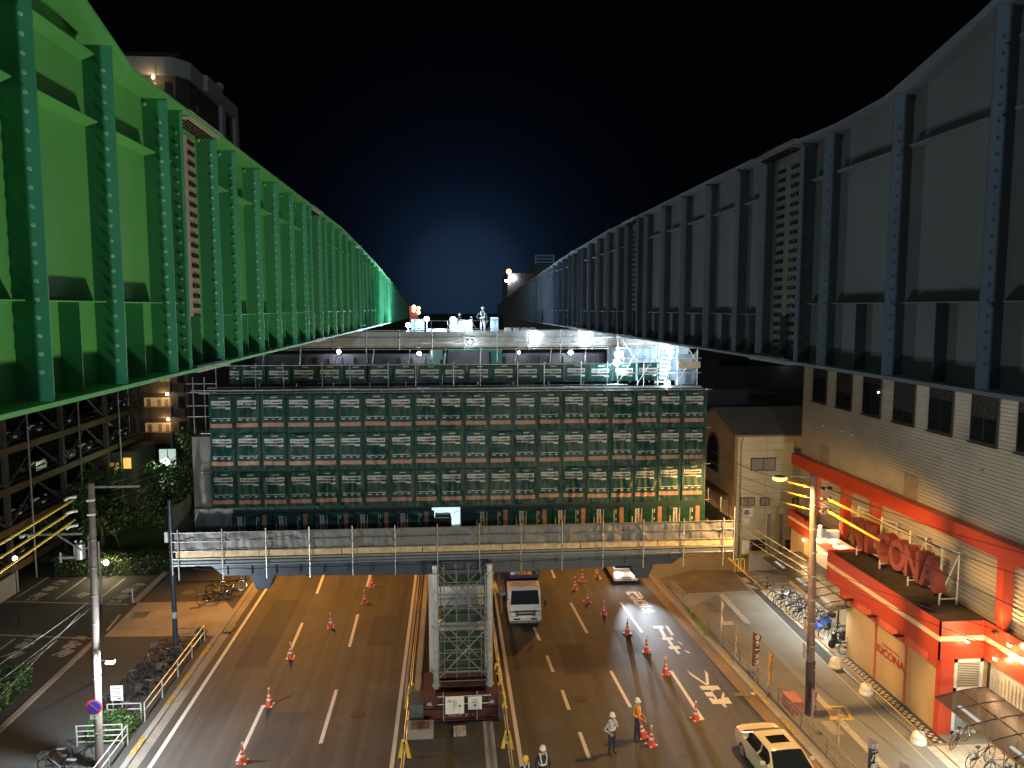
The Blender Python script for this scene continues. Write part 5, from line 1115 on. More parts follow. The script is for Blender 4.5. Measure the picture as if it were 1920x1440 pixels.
for i in range(3): b.path([(-3.2+i*.35+.15*math.cos(t),45.8,16.46+.15*math.sin(t)) for t in [k*PI/6 for k in range(13)]],.03,5)
b.build('coils',black,g)
# ================================================================== BICYCLES
bkf=mat('bike_frame_silver',(.50,.50,.50),.3,.6); tyre=mat('tyre',(.03,.03,.03),.8)
def mk_bike(basket=True):
    g=thing('bicycle',(0,0,0),'x','bicycle'); 
    for x in (-.55,.55):
        q=L_(); n=20
        for i in range(n):
            a,b_=2*PI*i/n,2*PI*(i+1)/n; q.tube((x+.33*math.cos(a),0,.33+.33*math.sin(a)),(x+.33*math.cos(b_),0,.33+.33*math.sin(b_)),.017,5)
        wo=q.build('wheel',tyre,g); q=L_()
        for i in range(8): a=2*PI*i/8; q.tube((x,0,.33),(x+.31*math.cos(a),0,.33+.31*math.sin(a)),.004,3)
        for i in range(n):
            a,b_=2*PI*i/n,2*PI*(i+1)/n; q.tube((x+.305*math.cos(a),0,.33+.305*math.sin(a)),(x+.305*math.cos(b_),0,.33+.305*math.sin(b_)),.007,4)
        q.build('rim',chrome,wo)
    q=L_(); q.path([(-.55,0,.33),(-.12,0,.30),(.35,0,.68),(.42,0,.78)],.018,6); q.path([(-.12,0,.30),(-.25,0,.82)],.016,6); q.path([(-.22,0,.62),(.38,0,.72)],.014,6) ; q.path([(-.55,.0,.33),(-.22,0,.64)],.011,5); q.path([(.36,0,.86),(.46,0,.62),(.55,0,.33)],.015,6)
    for x in (-.55,.55): q.path([(x+.365*math.cos(a),0,.33+.365*math.sin(a)) for a in [PI*(.15+.1*i) for i in range(8)]],.014,5)
    q.build('frame',bkf,g)
    q=L_(); q.path([(.22,-.27,.98),(.36,-.1,.94),(.36,.1,.94),(.22,.27,.98)],.012,6); q.tube((.36,0,.94),(.36,0,.84),.013,6); q.build('handlebar',chrome,g)
    q=L_(); q.ball((-.27,0,.86),.1,10,sc_=(1.3,.8,.4)); q.build('saddle',dark,g)
    q=L_(); q.tube((-.12,-.06,.3),(-.02,-.07,.18),.012,5); q.tube((-.12,.06,.3),(-.22,.07,.42),.012,5); q.lathe((-.12,.045,.3),[(.09,0),(.09,.01)],14,axis='y'); q.bx(-.5,-.1,.05,.06,.27,.36); q.tube((-.4,.08,.0),(-.52,.05,.3),.012,5); q.build('crank',black,g)
    if basket:
        q=L_()
        for z,r in ((.72,.8),(.80,.9),(.90,1)): q.path([(.46,-.15*r,z),(.46+.26*r,-.15*r,z),(.46+.26*r,.15*r,z),(.46,.15*r,z),(.46,-.15*r,z)],.008,4)
        for i in range(7): q.tube((.48+i*.035,-.12,.72),(.47+i*.04,-.15,.90),.004,3); q.tube((.48+i*.035,.12,.72),(.47+i*.04,.15,.90),.004,3); 
        for i in range(5): q.tube((.67,-.1+.05*i,.72),(.72,-.12+.06*i,.90),.004,3)
        q.build('basket',metald,g)
    q=L_(); q.bx(-.75,-.38,-.06,.06,.70,.715); q.tube((-.7,.05,.7),(-.55,.03,.33),.008,4); q.tube((-.7,-.05,.7),(-.55,-.03,.33),.008,4); q.build('carrier',metald,g); return g
bk=mk_bike(True); bk2=mk_bike(False); fb=[True,True]
fcol={'silver':bkf,'black':black,'blue':mat('bike_blue',(.03,.06,.35),.3,.2),'olive':mat('bike_olive',(.28,.28,.12),.4),'white':white,'teal':mat('bike_teal',(.15,.40,.40),.35),'yellow':mat('bike_yellow',(.6,.5,.08),.4),'green':mat('bike_green',(.25,.5,.15),.4)}
def bike(x,y,z,rz,col,label,group,kind=0,lean=6):
    src=(bk,bk2)[kind]; o=src if fb[kind] else copy_tree(src); fb[kind]=False
    recolor(o,bkf,fcol[col]) if col!='silver' else None
    o.location=(x,y,z); o.rotation_euler=(R(lean),0,R(rz)); o['label']=label; o['group']=group; return o
GL_='bicycles parked behind the left guardrail'
for x,y,rz,col,kd,lb in ((-14.75,34.4,12,'black',0,'black bicycle just behind the white notice board'),(-14.62,35.6,170,'black',1,'small wheeled black bicycle near the middle of the left row'),(-14.6,36.5,8,'olive',0,'bicycle parked in shadow beside the olive one'),(-14.55,37.2,172,'olive',1,'olive framed bicycle leaning by the left guardrail'),(-14.5,38.2,5,'white',1,'white framed bicycle in the left row'),(-14.6,38.9,176,'black',0,'dark bicycle behind the white framed one'),(-14.5,39.6,12,'silver',0,'silver bicycle farthest along the left guardrail'),(-14.9,33.5,165,'silver',0,'silver bicycle behind the low green hedge'),(-14.75,30.0,8,'black',0,'black bicycle at the bottom left corner'),(-15.1,29.3,170,'silver',0,'silver bicycle cut off by the bottom edge')):
    bike(x,y,.1,rz,col,lb,GL_,kd,random.uniform(-8,8))
for i,(x,y,rz,col) in enumerate(((-14.6,46.6,20,'silver'),(-14.2,47.0,200,'black'),(-13.9,47.5,15,'olive'),(-14.5,48.0,170,'silver'),(-13.9,48.6,10,'black'))):
    bike(x,y,.1,rz,col,f'{col} bicycle, {ORD[i]} nearest in the tangled pile under the left end of the pier','bicycles piled under the pier end',i%2,random.uniform(-25,25))
GR_='bicycles under the arcade shelter'
for i,(x,y,rz,col) in enumerate(((19.75,45.6,205,'black'),(20.0,44.1,195,'black'),(20.15,43.6,15,'silver'),(20.1,43.1,190,'yellow'),(20.2,42.6,12,'silver'),(20.3,42.1,195,'teal'),(20.3,41.7,14,'silver'),(20.3,41.2,192,'teal'),(20.45,40.8,10,'blue'),(20.5,40.3,195,'silver'),(20.6,38.7,188,'white'),(20.75,36.9,15,'green'))):
    bike(x,y,.137,rz,col,f'{col} bicycle, {ORD[i]} from the far end of the shelter row',GR_,(i*3)%4==1,random.uniform(-6,8))
for x,y,rz,col,lb in ((20.75,28.4,30,'silver','silver bicycle with a basket in front of the glass door'),(20.6,27.0,20,'black','black bicycle under the near end of the lower right shelter'),(20.9,26.2,195,'white','pale bicycle behind the black one in the lower right corner'),(21.0,25.5,190,'silver','silver bicycle cut off by the lower right edge')):
    bike(x,y,.137,rz,col,lb,'bicycles by the glass door')
# scooters
def scooter(loc,rz,paint,label):
    g=thing('scooter',loc,label,'scooter','scooters by the arcade',rz=rz)
    for x in (-.5,.55): q=L_(); q.lathe((x,0,.25),[(.14,-.05),(.24,-.05),(.25,0),(.24,.05),(.14,.05)],18,axis='y'); q.build('wheel',dark,g,smooth=True)
    q=L_(); q.prism([(-.75,.55),(-.6,.72),(-.1,.70),(-.05,.35),(.25,.30),(.38,.85),(.48,.85),(.5,.3),(.3,.2),(-.2,.2),(-.4,.45)],'y',-.15,.15); q.build('body',paint,g,bevel=.04)
    q=L_(); q.ball((-.38,0,.76),.2,10,sc_=(1.5,.7,.35)); q.build('seat',dark,g); q=L_(); q.path([(.35,-.3,1.0),(.42,0,.95),(.35,.3,1.0)],.015,6); q.tube((.42,0,.95),(.5,0,.3),.03,6); q.build('handlebar',black,g)
    q=L_(); q.ball((.5,0,.82),.07,8); q.build('headlight',hl,g); q=L_(); q.bx(-.95,-.65,-.17,.17,.72,.98); q.build('rear_box',black,g,bevel=.03)
scooter((20.35,39.6,.137),R(195),mat('scooter_blue',(.04,.10,.45),.3),'blue and white scooter behind the utility pole under the shelter'); scooter((20.5,37.7,.137),R(200),black,'black scooter with a rear box at the near end of the shelter')
# ================================================================== RAILS, HEDGES, SIGNS LEFT
def rail(pts,zs,z0,m,label,name='guardrail',group=None,ht=.85,r=.024,every=1.9):
    g=thing(name,(pts[0][0],pts[0][1],z0),label,'guardrail',group)
    for a,c in zip(pts,pts[1:]):
        a=Vector((*a,0));c=Vector((*c,0)); n=max(1,round((c-a).length/every))
        for i in range(n+1): p=a.lerp(c,i/n); MB().tube((p.x,p.y,z0),(p.x,p.y,z0+ht),r*1.3,8).build('post',m,g)
    for z in zs:
        b=MB(); b.path([(x,y,z0+z) for x,y in pts],r,8); b.build('rail',m,g)
    return g
rw=mat('rail_white',(.55,.55,.52),.35,.3)
rail([(-13.35,33.0),(-13.35,41.2)],(.85,.5),.1,rw,'two rail white guardrail beside the left bicycles'); rail([(-13.35,26),(-13.35,31.2)],(.85,.5),.1,rw,'nearer white guardrail at the bottom left')
rail([(-14.9,33.0),(-13.5,33.0)],(.85,.6),.1,rw,'short white rail behind the green hedge',ht=.85,every=1.3); rail([(-15.4,31.3),(-13.6,31.3)],(.85,.62,.4,.15),.1,rw,'white tubular barrier in front of the green hedge',ht=.85,every=.9)
rail([(-14.8,41.0),(-13.5,41.0)],(.8,.5,.25),.1,metald,'short grey rail by the far end of the left guardrail',every=1.2); rail([(-24,33.8),(-20.3,33.8)],(.8,.1),.0,metald,'grey tubular barrier in front of the hedge at the left edge',every=1.8)
rail([(kx(46)+1.0,46),(kx(36)+1.0,36),(kx(26)+1.05,26),(kx(18)+1.1,18)],(.85,.65,.45,.25),.12,metald,'long four rail grey guardrail along the right kerb',r=.02,every=2.0)
leaf=mat('leaf_green',(.055,.12,.025),.5,var=.4,scale=3); leafd=mat('leaf_dark_green',(.03,.06,.015),.55,var=.4,scale=3); bark=mat('bark',(.10,.07,.045),.9,var=.3)
def leaves(b,fn,n,s,mi=0):
    for _ in range(n):
        c_=fn()
        if c_ is None: continue
        d=Vector((random.gauss(0,1),random.gauss(0,1),random.gauss(0,1))).normalized(); a=d.orthogonal().normalized(); c2=d.cross(a); k=s*random.uniform(.6,1.3)
        b.add([c_-a*k,c_-c2*k*.5,c_+a*k,c_+c2*k*.5],[(0,1,2,3)],mi)
def hedge(x0,x1,y0,y1,z0,z1,label,n=2500,m=leaf,s=.07):
    g=thing('hedge',((x0+x1)/2,(y0+y1)/2,z0),label,'hedge'); b=MB()
    def fn():
        p=Vector((random.uniform(x0,x1),random.uniform(y0,y1),random.uniform(z0,z1)))
        f=random.randrange(4)
        if f==0: p.z=z1+random.gauss(0,.04)
        if f==1: p.y=y0+random.gauss(0,.05)
        if f==2: p.x=random.choice((x0,x1))+random.gauss(0,.05)
        if noise.noise(p*1.7)>.35: return None
        p+=Vector((0,0,noise.noise(p*1.3)*.12)); return p
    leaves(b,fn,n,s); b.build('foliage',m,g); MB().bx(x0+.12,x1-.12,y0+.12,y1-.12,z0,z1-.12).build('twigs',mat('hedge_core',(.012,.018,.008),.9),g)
hedge(-15.1,-13.5,31.5,32.9,.1,.75,'low leafy green hedge behind the no parking sign',3500,leaf,.06)
hedge(-24.5,-20.2,34.3,37.2,.0,.95,'square green hedge at the left edge by the parking bays',5000,leaf,.08)
hedge(-26.5,-18.9,52.4,53.8,.0,1.3,'long dark hedge along the far end of the parking bays',5500,leafd,.09)
hedge(-13.9,-13.5,41.3,42.0,.1,.5,'tiny shrub at the far end of the left guardrail',500,leaf,.05)
b=MB()
leaves(b,lambda:Vector((kx(41.5)+.9+random.uniform(-.12,.12),random.uniform(39.3,43.5),.14+random.random()**2*.22)) ,420,.05); tag(b.build('weeds',mat('weed_green',(.16,.24,.04),.6)),'patch of weeds growing along the right kerb under the guardrail','weeds',kind='stuff')
# notice board on legs
g=thing('notice_board',(-14.65,33.5,.1),'white notice board on two legs behind the short white rail','notice board'); b=MB(); b.bx(-14.95,-14.42,33.47,33.5,.85,1.55); b.build('board',white,g,bevel=.02)
for x in (-14.88,-14.49): MB().tube((x,33.52,.1),(x,33.52,1.5),.022,6).build('leg',rw,g)
b=MB(); [b.bx(-14.86,-14.52,33.462,33.469,1.05+i*.12,1.07+i*.12) for i in range(4)]; b.build('print',mat('grey_ink',(.12,.12,.13)),g)
# no parking sign on the left pole
polem=mat('pole_concrete',(.20,.165,.15),.75,var=.2,scale=3); 
g=thing('utility_pole',(-13.95,29.8,.09),'tall concrete utility pole on the left with a white LED lamp','utility pole')
b=MB(); b.tube((-13.86,29.8,.09),(-13.6,29.8,11.4),.16,16,r2=.115); b.build('pole',polem,g,smooth=True)
b=MB(); b.bx(-13.6,-11.8,29.72,29.78,11.22,11.3); b.build('crossarm',metal,g)
b=MB(); b.bx(-16.3,-14.0,29.72,29.8,9.42,9.5); b.tube((-14.9,29.76,9.42),(-14.05,29.76,8.8),.03,6); b.build('crossarm',metal,g)
for z in (10.9,10.35,9.8): MB().path([(-14.5,29.6,z-.1),(-14.35,29.6,z),(-14.1,29.7,z+.02)],.05,8).build('insulator',white,g); 
for z in (10.75,10.2): MB().tube((-13.75,29.7,z),(-13.45,29.7,z+.03),.05,8).build('insulator',white,g)
for x in (-16.1,-15.8): MB().tube((x,29.7,9.45),(x,29.5,9.45),.06,8).build('insulator',white,g)
for i in range(8): MB().lathe((-13.84+i*.026,29.8,1.5+i*1.1),[(.168-.004*i,-.02),(.168-.004*i,.02)],14).build('band',metal,g)
lm=thing('street_lamp',(-13.5,29.6,4.35),'small bright white LED lamp fixed to the left utility pole','street lamp'); p=at(207,1238,y=29.5)
MB().obx(p,.34,.16,.05,0,0,R(0)).build('housing',metal,lm); MB().bx(p.x-.14,p.x+.14,p.y-.1,p.y+.07,p.z-.10,p.z-.03).build('lens',LED_,lm); MB().tube((-13.9,29.75,4.42),(p.x-.15,p.y+.02,p.z+.01),.025,6).build('arm',metal,lm)
light('lamp_glow','POINT',(p.x+.22,p.y-.12,p.z-.22),2600,(.88,.95,1),.12,parent=lm)
s_=thing('no_parking_sign',(-14.1,29.5,2.6),'round red and blue no parking sign with a small white plate on the left pole','road sign'); M0=at(177,1325,y=29.5)
MB().lathe((M0.x,29.48,M0.z),[(.3,-.012),(.3,.0)],32,axis='y').build('plate',mat('sign_red',(.50,.05,.03),.35),s_); MB().lathe((M0.x,29.478,M0.z),[(.235,-.016),(.235,-.004)],32,axis='y').build('blue_disc',mat('sign_blue',(.02,.05,.42),.35),s_)
MB().add([(M0.x-.19,29.458,M0.z+.15),(M0.x-.15,29.458,M0.z+.19),(M0.x+.19,29.458,M0.z-.15),(M0.x+.15,29.458,M0.z-.19)],[(0,1,2,3)]).build('slash',mat('sign_red2',(.55,.05,.05),.35),s_)
MB().obx((M0.x+.02,29.48,M0.z-.40),.4,.012,.2,0).build('small_plate',white,s_); MB().bx(M0.x-.01,M0.x+.03,29.46,29.473,M0.z-.46,M0.z-.34).build('plate_print',mat('grey_ink',(.12,.12,.13)),s_)
g=thing('steel_pole',(-14.15,39.2,.1),'slim dark navy steel pole with a white sticker beside the left end of the pier','pole'); MB().tube((-14.15,39.2,.1),(-14.15,39.2,8.4),.13,14,r2=.10).build('shaft',mat('dark_navy_pole',(.035,.045,.07),.4,.2),g,smooth=True); MB().lathe((-14.15,39.2,2.25),[(.135,0),(.135,.32)],14).build('sticker',mat('grey_sticker',(.35,.36,.38),.5),g)
MB().bx(-14.45,-14.28,39.1,39.3,6.2,6.75).build('junction_box',white,g,bevel=.02)
g=thing('utility_pole',(-19.5,47,0),'short grey pole behind the big pole among the parking bays','post'); p=at(187,1060,y=47.5); MB().tube((p.x,47.5,0),(p.x,47.5,p.z+1.5),.07,8).build('shaft',metal,g)
g=thing('marker_post',(-18.9,44.2,0),'thin pale marker post at the driveway corner','post'); p=at(249,1130,z=.1); MB().tube((p.x,p.y,.1),(p.x,p.y,1.0),.04,8).build('shaft',conew,g)
# garden spotlight, wall lamp
p=at(199,1055,y=52); g=thing('garden_light',(p.x,52,.1),'bright warm garden uplight in front of the dark trees','lamp'); MB().ball(p,.17,10).build('lamp',LWRM,g); light('garden_glow','POINT',(p.x,51.6,p.z+.2),260,(1,.8,.45),.1,parent=g); MB().tube((p.x,52,0),(p.x,52,p.z-.1),.03,6).build('stake',black,g)
p=at(28,1047,y=44); g=thing('wall_light',(p.x,44,0),'small warm light at the foot of the parking structure','lamp'); MB().ball(p,.13,10).build('lamp',LWRM,g); light('wall_glow','POINT',(p.x+.3,43.8,p.z),90,(1,.75,.35),.1,parent=g); MB().tube((p.x,44,0),(p.x,44,p.z-.1),.03,6).build('stake',black,g)
g=thing('pole_transformer',(-17.6,37,5),'grey pole transformer with brackets lit from below behind the left pole','transformer'); p=at(150,1035,y=37); MB().lathe((p.x,37,p.z-.3),[(.25,0),(.25,.7),(.15,.75)],16).build('tank',metal,g); b=MB(); b.obx((p.x-.5,37,p.z-.25),.9,.12,.12,0,0); b.tube((p.x-.9,37,p.z),(p.x-.9,37,p.z-.5),.05,6); b.tube((p.x,37.2,p.z),(p.x+.6,37.2,p.z+.3),.05); b.build('bracket',metal,g)
for dx in (-.12,.12): MB().ball((p.x+dx,36.9,p.z+.55),.06,8).build('bushing',white,g)
b=MB(); b.tube((p.x+.45,37.1,0),(p.x+.45,37.1,p.z+.8),.12,10); b.build('support_pole',polem,g)
# trees
def tree(x,y,z0,h,r,label,m,n=2600,group='trees left of the road',s=.16,lean=0):
    g=thing('tree',(x,y,z0),label,'tree',group); b=MB(); b.tube((x,y,z0),(x+lean,y,z0+h*.55),.17,10,r2=.10); tips=[]
    for i in range(7):
        a=i*2.4; e_=Vector((x+lean+math.cos(a)*r*.6,y+math.sin(a)*r*.6,z0+h*(.55+.06*(i%4)+.05))); b.tube((x+lean,y,z0+h*(.35+.03*i)),e_,.06,6,r2=.02); tips.append(e_)
    b.build('trunk',bark,g); cl=[]
    for i in range(16):
        a=random.uniform(0,2*PI); e_=random.random()**.5; cl.append((Vector((x+lean+math.cos(a)*r*e_*.85,y+math.sin(a)*r*e_*.85,z0+h*random.uniform(.42,.95))),r*random.uniform(.28,.5)))
    b=MB()
    def fn():
        c_,rr=random.choice(cl); d=Vector((random.gauss(0,1),random.gauss(0,1),random.gauss(0,.8))); d=d.normalized()*rr*random.random()**.35
        return c_+d
    leaves(b,fn,n,s); b.build('crown',m,g)
for a in ((-27.3,61,.2,5.2,2.0,'bright green leafy tree in front of the annex, lit by the park lamp',leaf),(-22.6,62.5,.4,6.2,2.2,'tree beside the park lamp with lamplit leaves',leaf),(-25.2,56.5,.1,5.4,1.9,'dark conical tree right behind the left utility pole',leafd),(-20.2,56.5,.2,5.6,2.0,'dark round tree at the left end of the platform',leafd),(-18.6,60,.3,7.4,2.3,'tall dark tree touching the grey side sheet of the scaffold',leafd),(-20.6,66,.4,8,2.6,'dark tree in front of the apartment tower base',leafd),(-29.5,57.5,0,3.6,1.8,'low dark tree under the parking structure end',leafd)): tree(*a)
b=MB(); leaves(b,lambda:Vector((random.uniform(-27,-20),63+random.uniform(-1.5,1.5),.5+random.random()*.8)),2200,.12); tag(b.build('shrubbery',leaf),'lamplit ground shrubs at the top of the lawn','shrubs',kind='stuff')
p=at(232,1045,z=.2); tag(MB().tube((p.x,p.y,.1),at(203,965,y=p.y),.05,6).build('leaning_stake',bark),'thin leaning stake in front of the lawn','stake')
# ================================================================== RIGHT POLE, WIRES, FLAGS
g=thing('utility_pole',(15.6,31.2,.12),'tall brown utility pole on the right carrying an orange street lamp and yellow sleeved wires','utility pole')
brp=mat('brown_pole',(.19,.13,.105),.7,var=.2,scale=3); MB().tube((15.72,31.2,.12),(15.5,31.2,10.9),.19,16,r2=.13).build('pole',brp,g,smooth=True)
MB().tube((15.715,31.2,.13),(15.68,31.2,2.6),.20,16).build('sleeve',mat('dark_sleeve',(.07,.045,.04),.6,var=.3),g,smooth=True)
b=MB(); b.path([(15.45,31.2,10.75),(14.6,31.15,10.9),(14.1,31.1,10.85)],.035,8); b.build('lamp_arm',metal,g)
insb=mat('brown_insulator',(.05,.03,.02),.3)
for k,z in enumerate((10.35,9.9,9.4)):
    b=MB(); b.obx((15.9,31.1,z),.7,.08,.08,0); b.build('crossarm',metald,g)
    for x in (15.8,16.1): MB().lathe((x,30.95,z),[(.04,-.1),(.08,-.05),(.04,0),(.08,.05),(.04,.1)],10,axis='y').build('insulator',insb,g)
for i in range(9): MB().lathe((15.72-.02*i,31.2,1.2+i*1.05),[(.205-.006*i,-.02),(.205-.006*i,.02)],14).build('band',metal,g)
tr=mat('grey_transformer',(.40,.40,.42),.4); MB().obx((16.25,31.1,8.35),.75,.4,.35,R(-15)).build('switch_box',tr,g,bevel=.04); MB().lathe((15.75,30.95,8.5),[(.08,-.2),(.1,0),(.08,.25)],12).build('fuse',white,g)
for k,z in enumerate((4.35,4.0,3.3,2.95)):
    MB().lathe((15.33,31.1,z),[(.17,-.02),(.17,.02)],20,axis='x').build('side_sign',mat('sign_back',(.5,.52,.54),.35,.5),g)
sl=thing('street_lamp',(13.99,31.1,10.7),'glowing orange sodium street lamp on the arm of the right pole','street lamp'); p=at(1462,897,y=31.1)
MB().ball(p,.24,14,sc_=(1.35,1,.55)).build('bowl',LSOD,sl,smooth=True); MB().ball((p.x,p.y,p.z+.07),.21,14,sc_=(1.3,1,.35)).build('housing',metald,sl,smooth=True)
light('sodium_glow','SPOT',(p.x,p.y,p.z-.2),6000,(1,.54,.16),.2,(p.x,p.y+2.5,0),sl,168,.25)
# hidden sodium lamps of the same road beyond the pier
def road_lamp(x,y,z,arm,pw,label,col=SOD,tx=0,sp_=140):
    s_=thing('street_lamp',(x,y,0),label,'street lamp','orange street lamps along the road'); b=MB(); b.tube((x,y,0),(x,y,z),.1,10,r2=.06); b.tube((x,y,z),(x+arm,y,z+.25),.045,8); b.build('mast',metald,s_)
    MB().ball((x+arm,y,z+.2),.2,12,sc_=(1.3,.8,.45)).build('bowl',LSOD,s_); light('road_glow','SPOT',(x+arm,y,z-.1),pw,col,.25,(x+arm*1.2+tx,y-4,0),s_,sp_,.45)
road_lamp(-13.5,50.5,8.8,2.6,7600,'orange street lamp hidden behind the left part of the pier',tx=3,sp_=138); road_lamp(14.0,56,9.0,-3,5000,'orange street lamp hidden behind the right part of the pier')
sw=mat('wire_black',(.03,.03,.03),.6); swy=mat('wire_sleeve_yellow',(.75,.50,.06),.5); swg=mat('wire_grey',(.30,.28,.25),.5)
def wire(a,c,sag,r,m,label,group,n=14,t0=0,t1=1,name='wire'):
    pts=[]; a=Vector(a);c=Vector(c)
    for i in range(n+1):
        t=t0+(t1-t0)*i/n; p=a.lerp(c,t); p.z-=sag*4*t*(1-t); pts.append(p)
    tag(MB().path(pts,r,5).build(name,m),label,'wire',group)
WG='overhead wires at the right pole'; sd=['top','middle','lowest']
for k,z in enumerate((10.35,9.9,9.4)):
    a=(16.0,30.9,z); e_=at(1930,(1040,1085,1150)[k],x=19.5-.5*k); s2=(1,.4,.1)
    wire(a,e_,.15,.014,sw,f'{sd[k]} black wire from the right pole toward the lower right',WG)
    wire(a,e_,.15,.05,swy if k else mat('wire_sleeve_dull',(.30,.2,.05),.5),f'{sd[k]} thick sleeve on the wires right of the pole',WG,8,.01,.32,'wire_sleeve')
    f=at(1322,(838,858,880)[k],y=60); wire((15.35,31.2,z),f,.3,.018,swg,f'{sd[k]} wire from the right pole to the scaffold corner',WG)
    wire((15.35,31.2,z),f,.3,.045,swy,f'{sd[k]} yellow sleeve left of the right pole',WG,4,.02,.12,'wire_sleeve')
for k in range(3):
    wire(at(1322,928+k*14,y=42),at(1512,1052+k*14,y=31.2),.1,.016,swg,f'{sd[k]} of the lower wires between scaffold corner and right pole',WG)
    wire(at(1535,1062+k*16,y=31),at(1935,(1200,1236,1270)[k],x=20.3),.15,.013,sw,f'{sd[k]} of the lower wires crossing the red fascia',WG) if k<2 else None
wire(at(1366,1046,y=40),at(1800,1440,x=17.8),.0,.028,mat('cable_ochre',(.45,.30,.08),.6),'long ochre cable running down past the pavement to the lower right',WG)
wire(at(1366,1046,y=40),at(1800,1440,x=17.8),.0,.05,swy,'bright yellow sleeve at the top of the long ochre cable',WG,4,.0,.12,'wire_sleeve')
WL='overhead wires at the left edge'
for k,(p0,p1,m_,r) in enumerate((((138,937),(-10,1026),swy,.045),((138,957),(-10,1052),swy,.045),((140,975),(-10,1080),swy,.045))):
    wire(at(*p0,y=30),at(*p1,y=26),0,r,m_,f'{sd[k]} of the three yellow sleeved wires at the left edge',WL)
for k,(p0,p1) in enumerate((((165,1130),(-8,1250)),((170,1140),(-8,1282)),((150,1150),(-8,1312)))): wire(at(*p0,y=29.8),at(*p1,y=26),.05,.009,swg,f'{sd[k]} of the three thin pale wires slanting over the parking bays',WL)
for k,(p0,p1) in enumerate((((210,906),(372,848)),((210,920),(372,858)),((210,938),(372,872)))): wire(at(*p0,y=36),at(*p1,y=50),.05,.012,swg,f'{sd[k]} of the faint wires in front of the dark trees',WL)
# banners
def flag(px,py,qx,qy,wd,m,label,txt=None,tm=None,yaw_=0,topc=None,size=.3):
    a=at(px,py,z=.12); c=at(qx,qy,y=a.y); g=thing('banner_flag',(a.x,a.y,.12),label,'banner','advertising banners on the right guardrail'); H_=c.z
    MB().tube((a.x,a.y,.13),(a.x,a.y,H_),.014,6).build('pole',metal,g)
    dx=Vector((math.cos(yaw_),math.sin(yaw_),0)); n=Vector((-dx.y,dx.x,0)); top=H_-.04; bot=max(.75,H_-1.75); b=MB(); nv=14; nu=5; V=[]
    for j in range(nv+1):
        for i in range(nu+1): V.append(Vector((a.x,a.y,top+(bot-top)*j/nv-.22*(i/nu)*(1-j/nv)))+dx*(wd*(1-.5*(j/nv)**1.5)*i/nu)+n*(.05*math.sin(j*.9+i*.8+px)*i/nu)-n*.03)
    b.add(V,[(j*(nu+1)+i,j*(nu+1)+i+1,(j+1)*(nu+1)+i+1,(j+1)*(nu+1)+i) for j in range(nv) for i in range(nu)])
    b.m=[1 if (topc and k//nu<4) else 0 for k in range(len(b.f))]; b.build('cloth',[m,topc or m],g,smooth=True)
    if txt:
        M=rotm(dx,(0,0,1)); nn=len(txt)
        for k,ch in enumerate(txt):
            z=top-(.42 if topc else .28)-k*size*1.1
            if z>bot+.05: o=Vector((a.x,a.y,z))+dx*wd*.5-n*.1; text(ch,size,tm or white,o,M,g,'print',.002,.85,bold=.012)
fpk=mat('flag_pale_pink',(.62,.55,.58),.7); fbr=mat('flag_brown',(.10,.05,.04),.7); fye=mat('flag_yellow',(.70,.42,.08),.7); fbk=mat('flag_black',(.03,.03,.035),.7); fbe=mat('flag_beige',(.50,.40,.26),.7); fpr=mat('flag_pink_red',(.55,.32,.28),.7); fpu=mat('flag_mauve',(.38,.22,.26),.7)
flag(1350,1215,1357,1122,.22,fpk,'plain pale pink banner, farthest along the right guardrail',yaw_=.9); flag(1378,1245,1380,1172,.12,fbe,'thin twisted beige banner seen edge on',yaw_=1.2)
flag(1408,1275,1412,1183,.45,fbr,'dark brown banner with a ring emblem and pale writing','◎ラーメン',mat('flag_ink_pale',(.62,.50,.45),.7),.15,None,.28); flag(1438,1310,1444,1222,.32,fye,'yellow orange banner with dark writing','大感謝祭',mat('flag_ink_dark',(.12,.06,.03),.7),.7,None,.26)
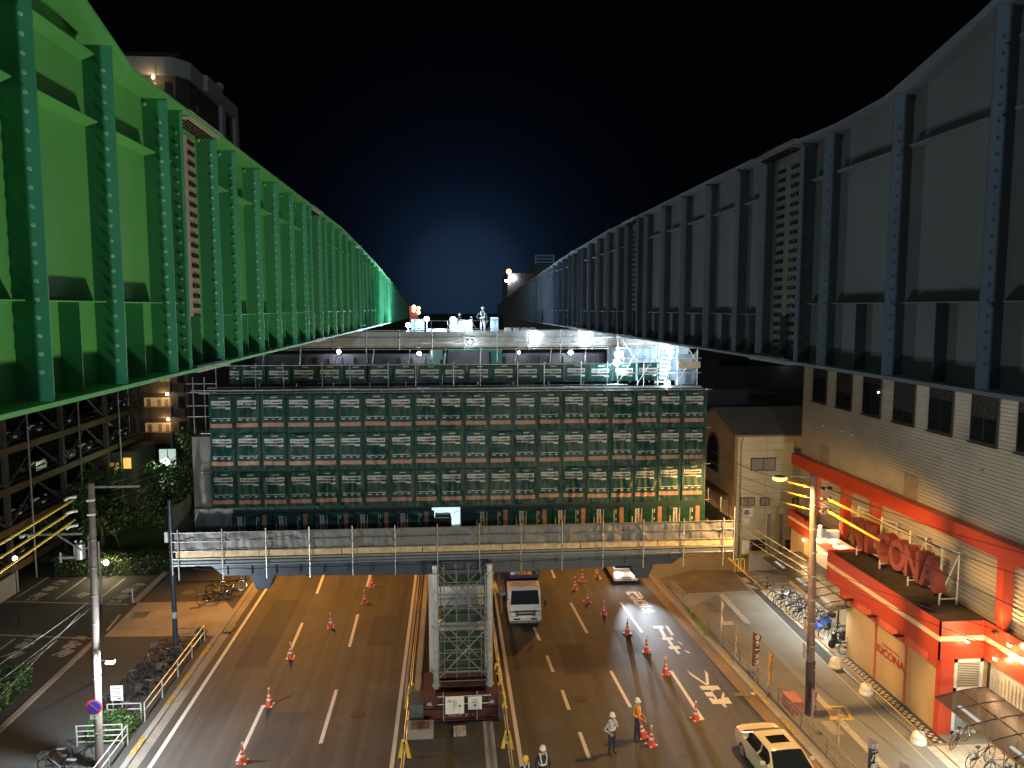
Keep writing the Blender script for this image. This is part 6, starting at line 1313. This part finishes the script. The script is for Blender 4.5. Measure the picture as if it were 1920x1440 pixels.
flag(1520,1372,1528,1290,.28,fpr,'pink and red banner right of the utility pole','新台入替',mat('flag_ink_red',(.10,.03,.05),.7),.6,None,.24); flag(1568,1440,1574,1325,.2,fbe,'narrow beige banner hanging nearly edge on',yaw_=1.0)
flag(1624,1478,1630,1380,.42,fbk,'black banner with a mauve top and big pale writing','楽パチ',mat('flag_ink_white',(.62,.58,.54),.7),.1,fpu,.34); flag(1682,1525,1688,1425,.42,fpu,'mauve banner only just in view at the bottom edge',yaw_=.2)
g=thing('planter_box',(15.2,32,.12),'pinkish red planter box beside the foot of the right pole','box'); b=MB(); b.bx(14.9,15.45,31.2,32.2,.12,.72); b.build('box',mat('terracotta',(.40,.14,.09),.6,var=.2),g,bevel=.02)
p=at(1395,1303,z=0); g=thing('road_debris',(p.x,p.y,0),'small dark drain cover with a shiny end by the right kerb','drain cover'); MB().bx(p.x-.45,p.x+.35,p.y-.15,p.y+.15,.012,.03).build('grate',metald,g); MB().bx(p.x+.36,p.x+.55,p.y-.08,p.y+.08,.012,.06).build('tip',white,g)
# unseen balloon lights: one inferred from girder shadows, two added as fill
def balloon(x,y,z,pw,col,label,r=.45,up=None):
    g=thing('balloon_light',(x,y,0),label,'balloon light'); b=MB(); b.tube((x,y,0),(x,y,z-r),.05,8); [b.tube((x,y,.8),(x+.8*math.cos(a),y+.8*math.sin(a),.05),.03,6) for a in (0,2.1,4.2)]; b.build('mast',metald,g)
    b=MB(); b.ball((x,y,z),r,16); b.build('balloon',mat('balloon_'+str(int(x*10+900)),(1,1,1),emit=col,es=pw/400),g,smooth=True); light('balloon_glow','POINT',(x,y-.0,z-r-.3),pw,col,.8,parent=g)
    return g
balloon(-9.5,5,5.0,2100,(.95,.92,.85),'added unseen fill balloon standing on the left carriageway below the viewpoint')  # added as fill for the right girder web
balloon(8.4,8,5.0,9800,(1,.88,.55),'balloon work light standing on the right carriageway below the viewpoint')
balloon(.8,-58,24,46000,(.66,.88,1),'tall added unseen fill balloon standing far behind the viewpoint',1.2)  # added cool fill, set far back to even out sheets and stiffeners
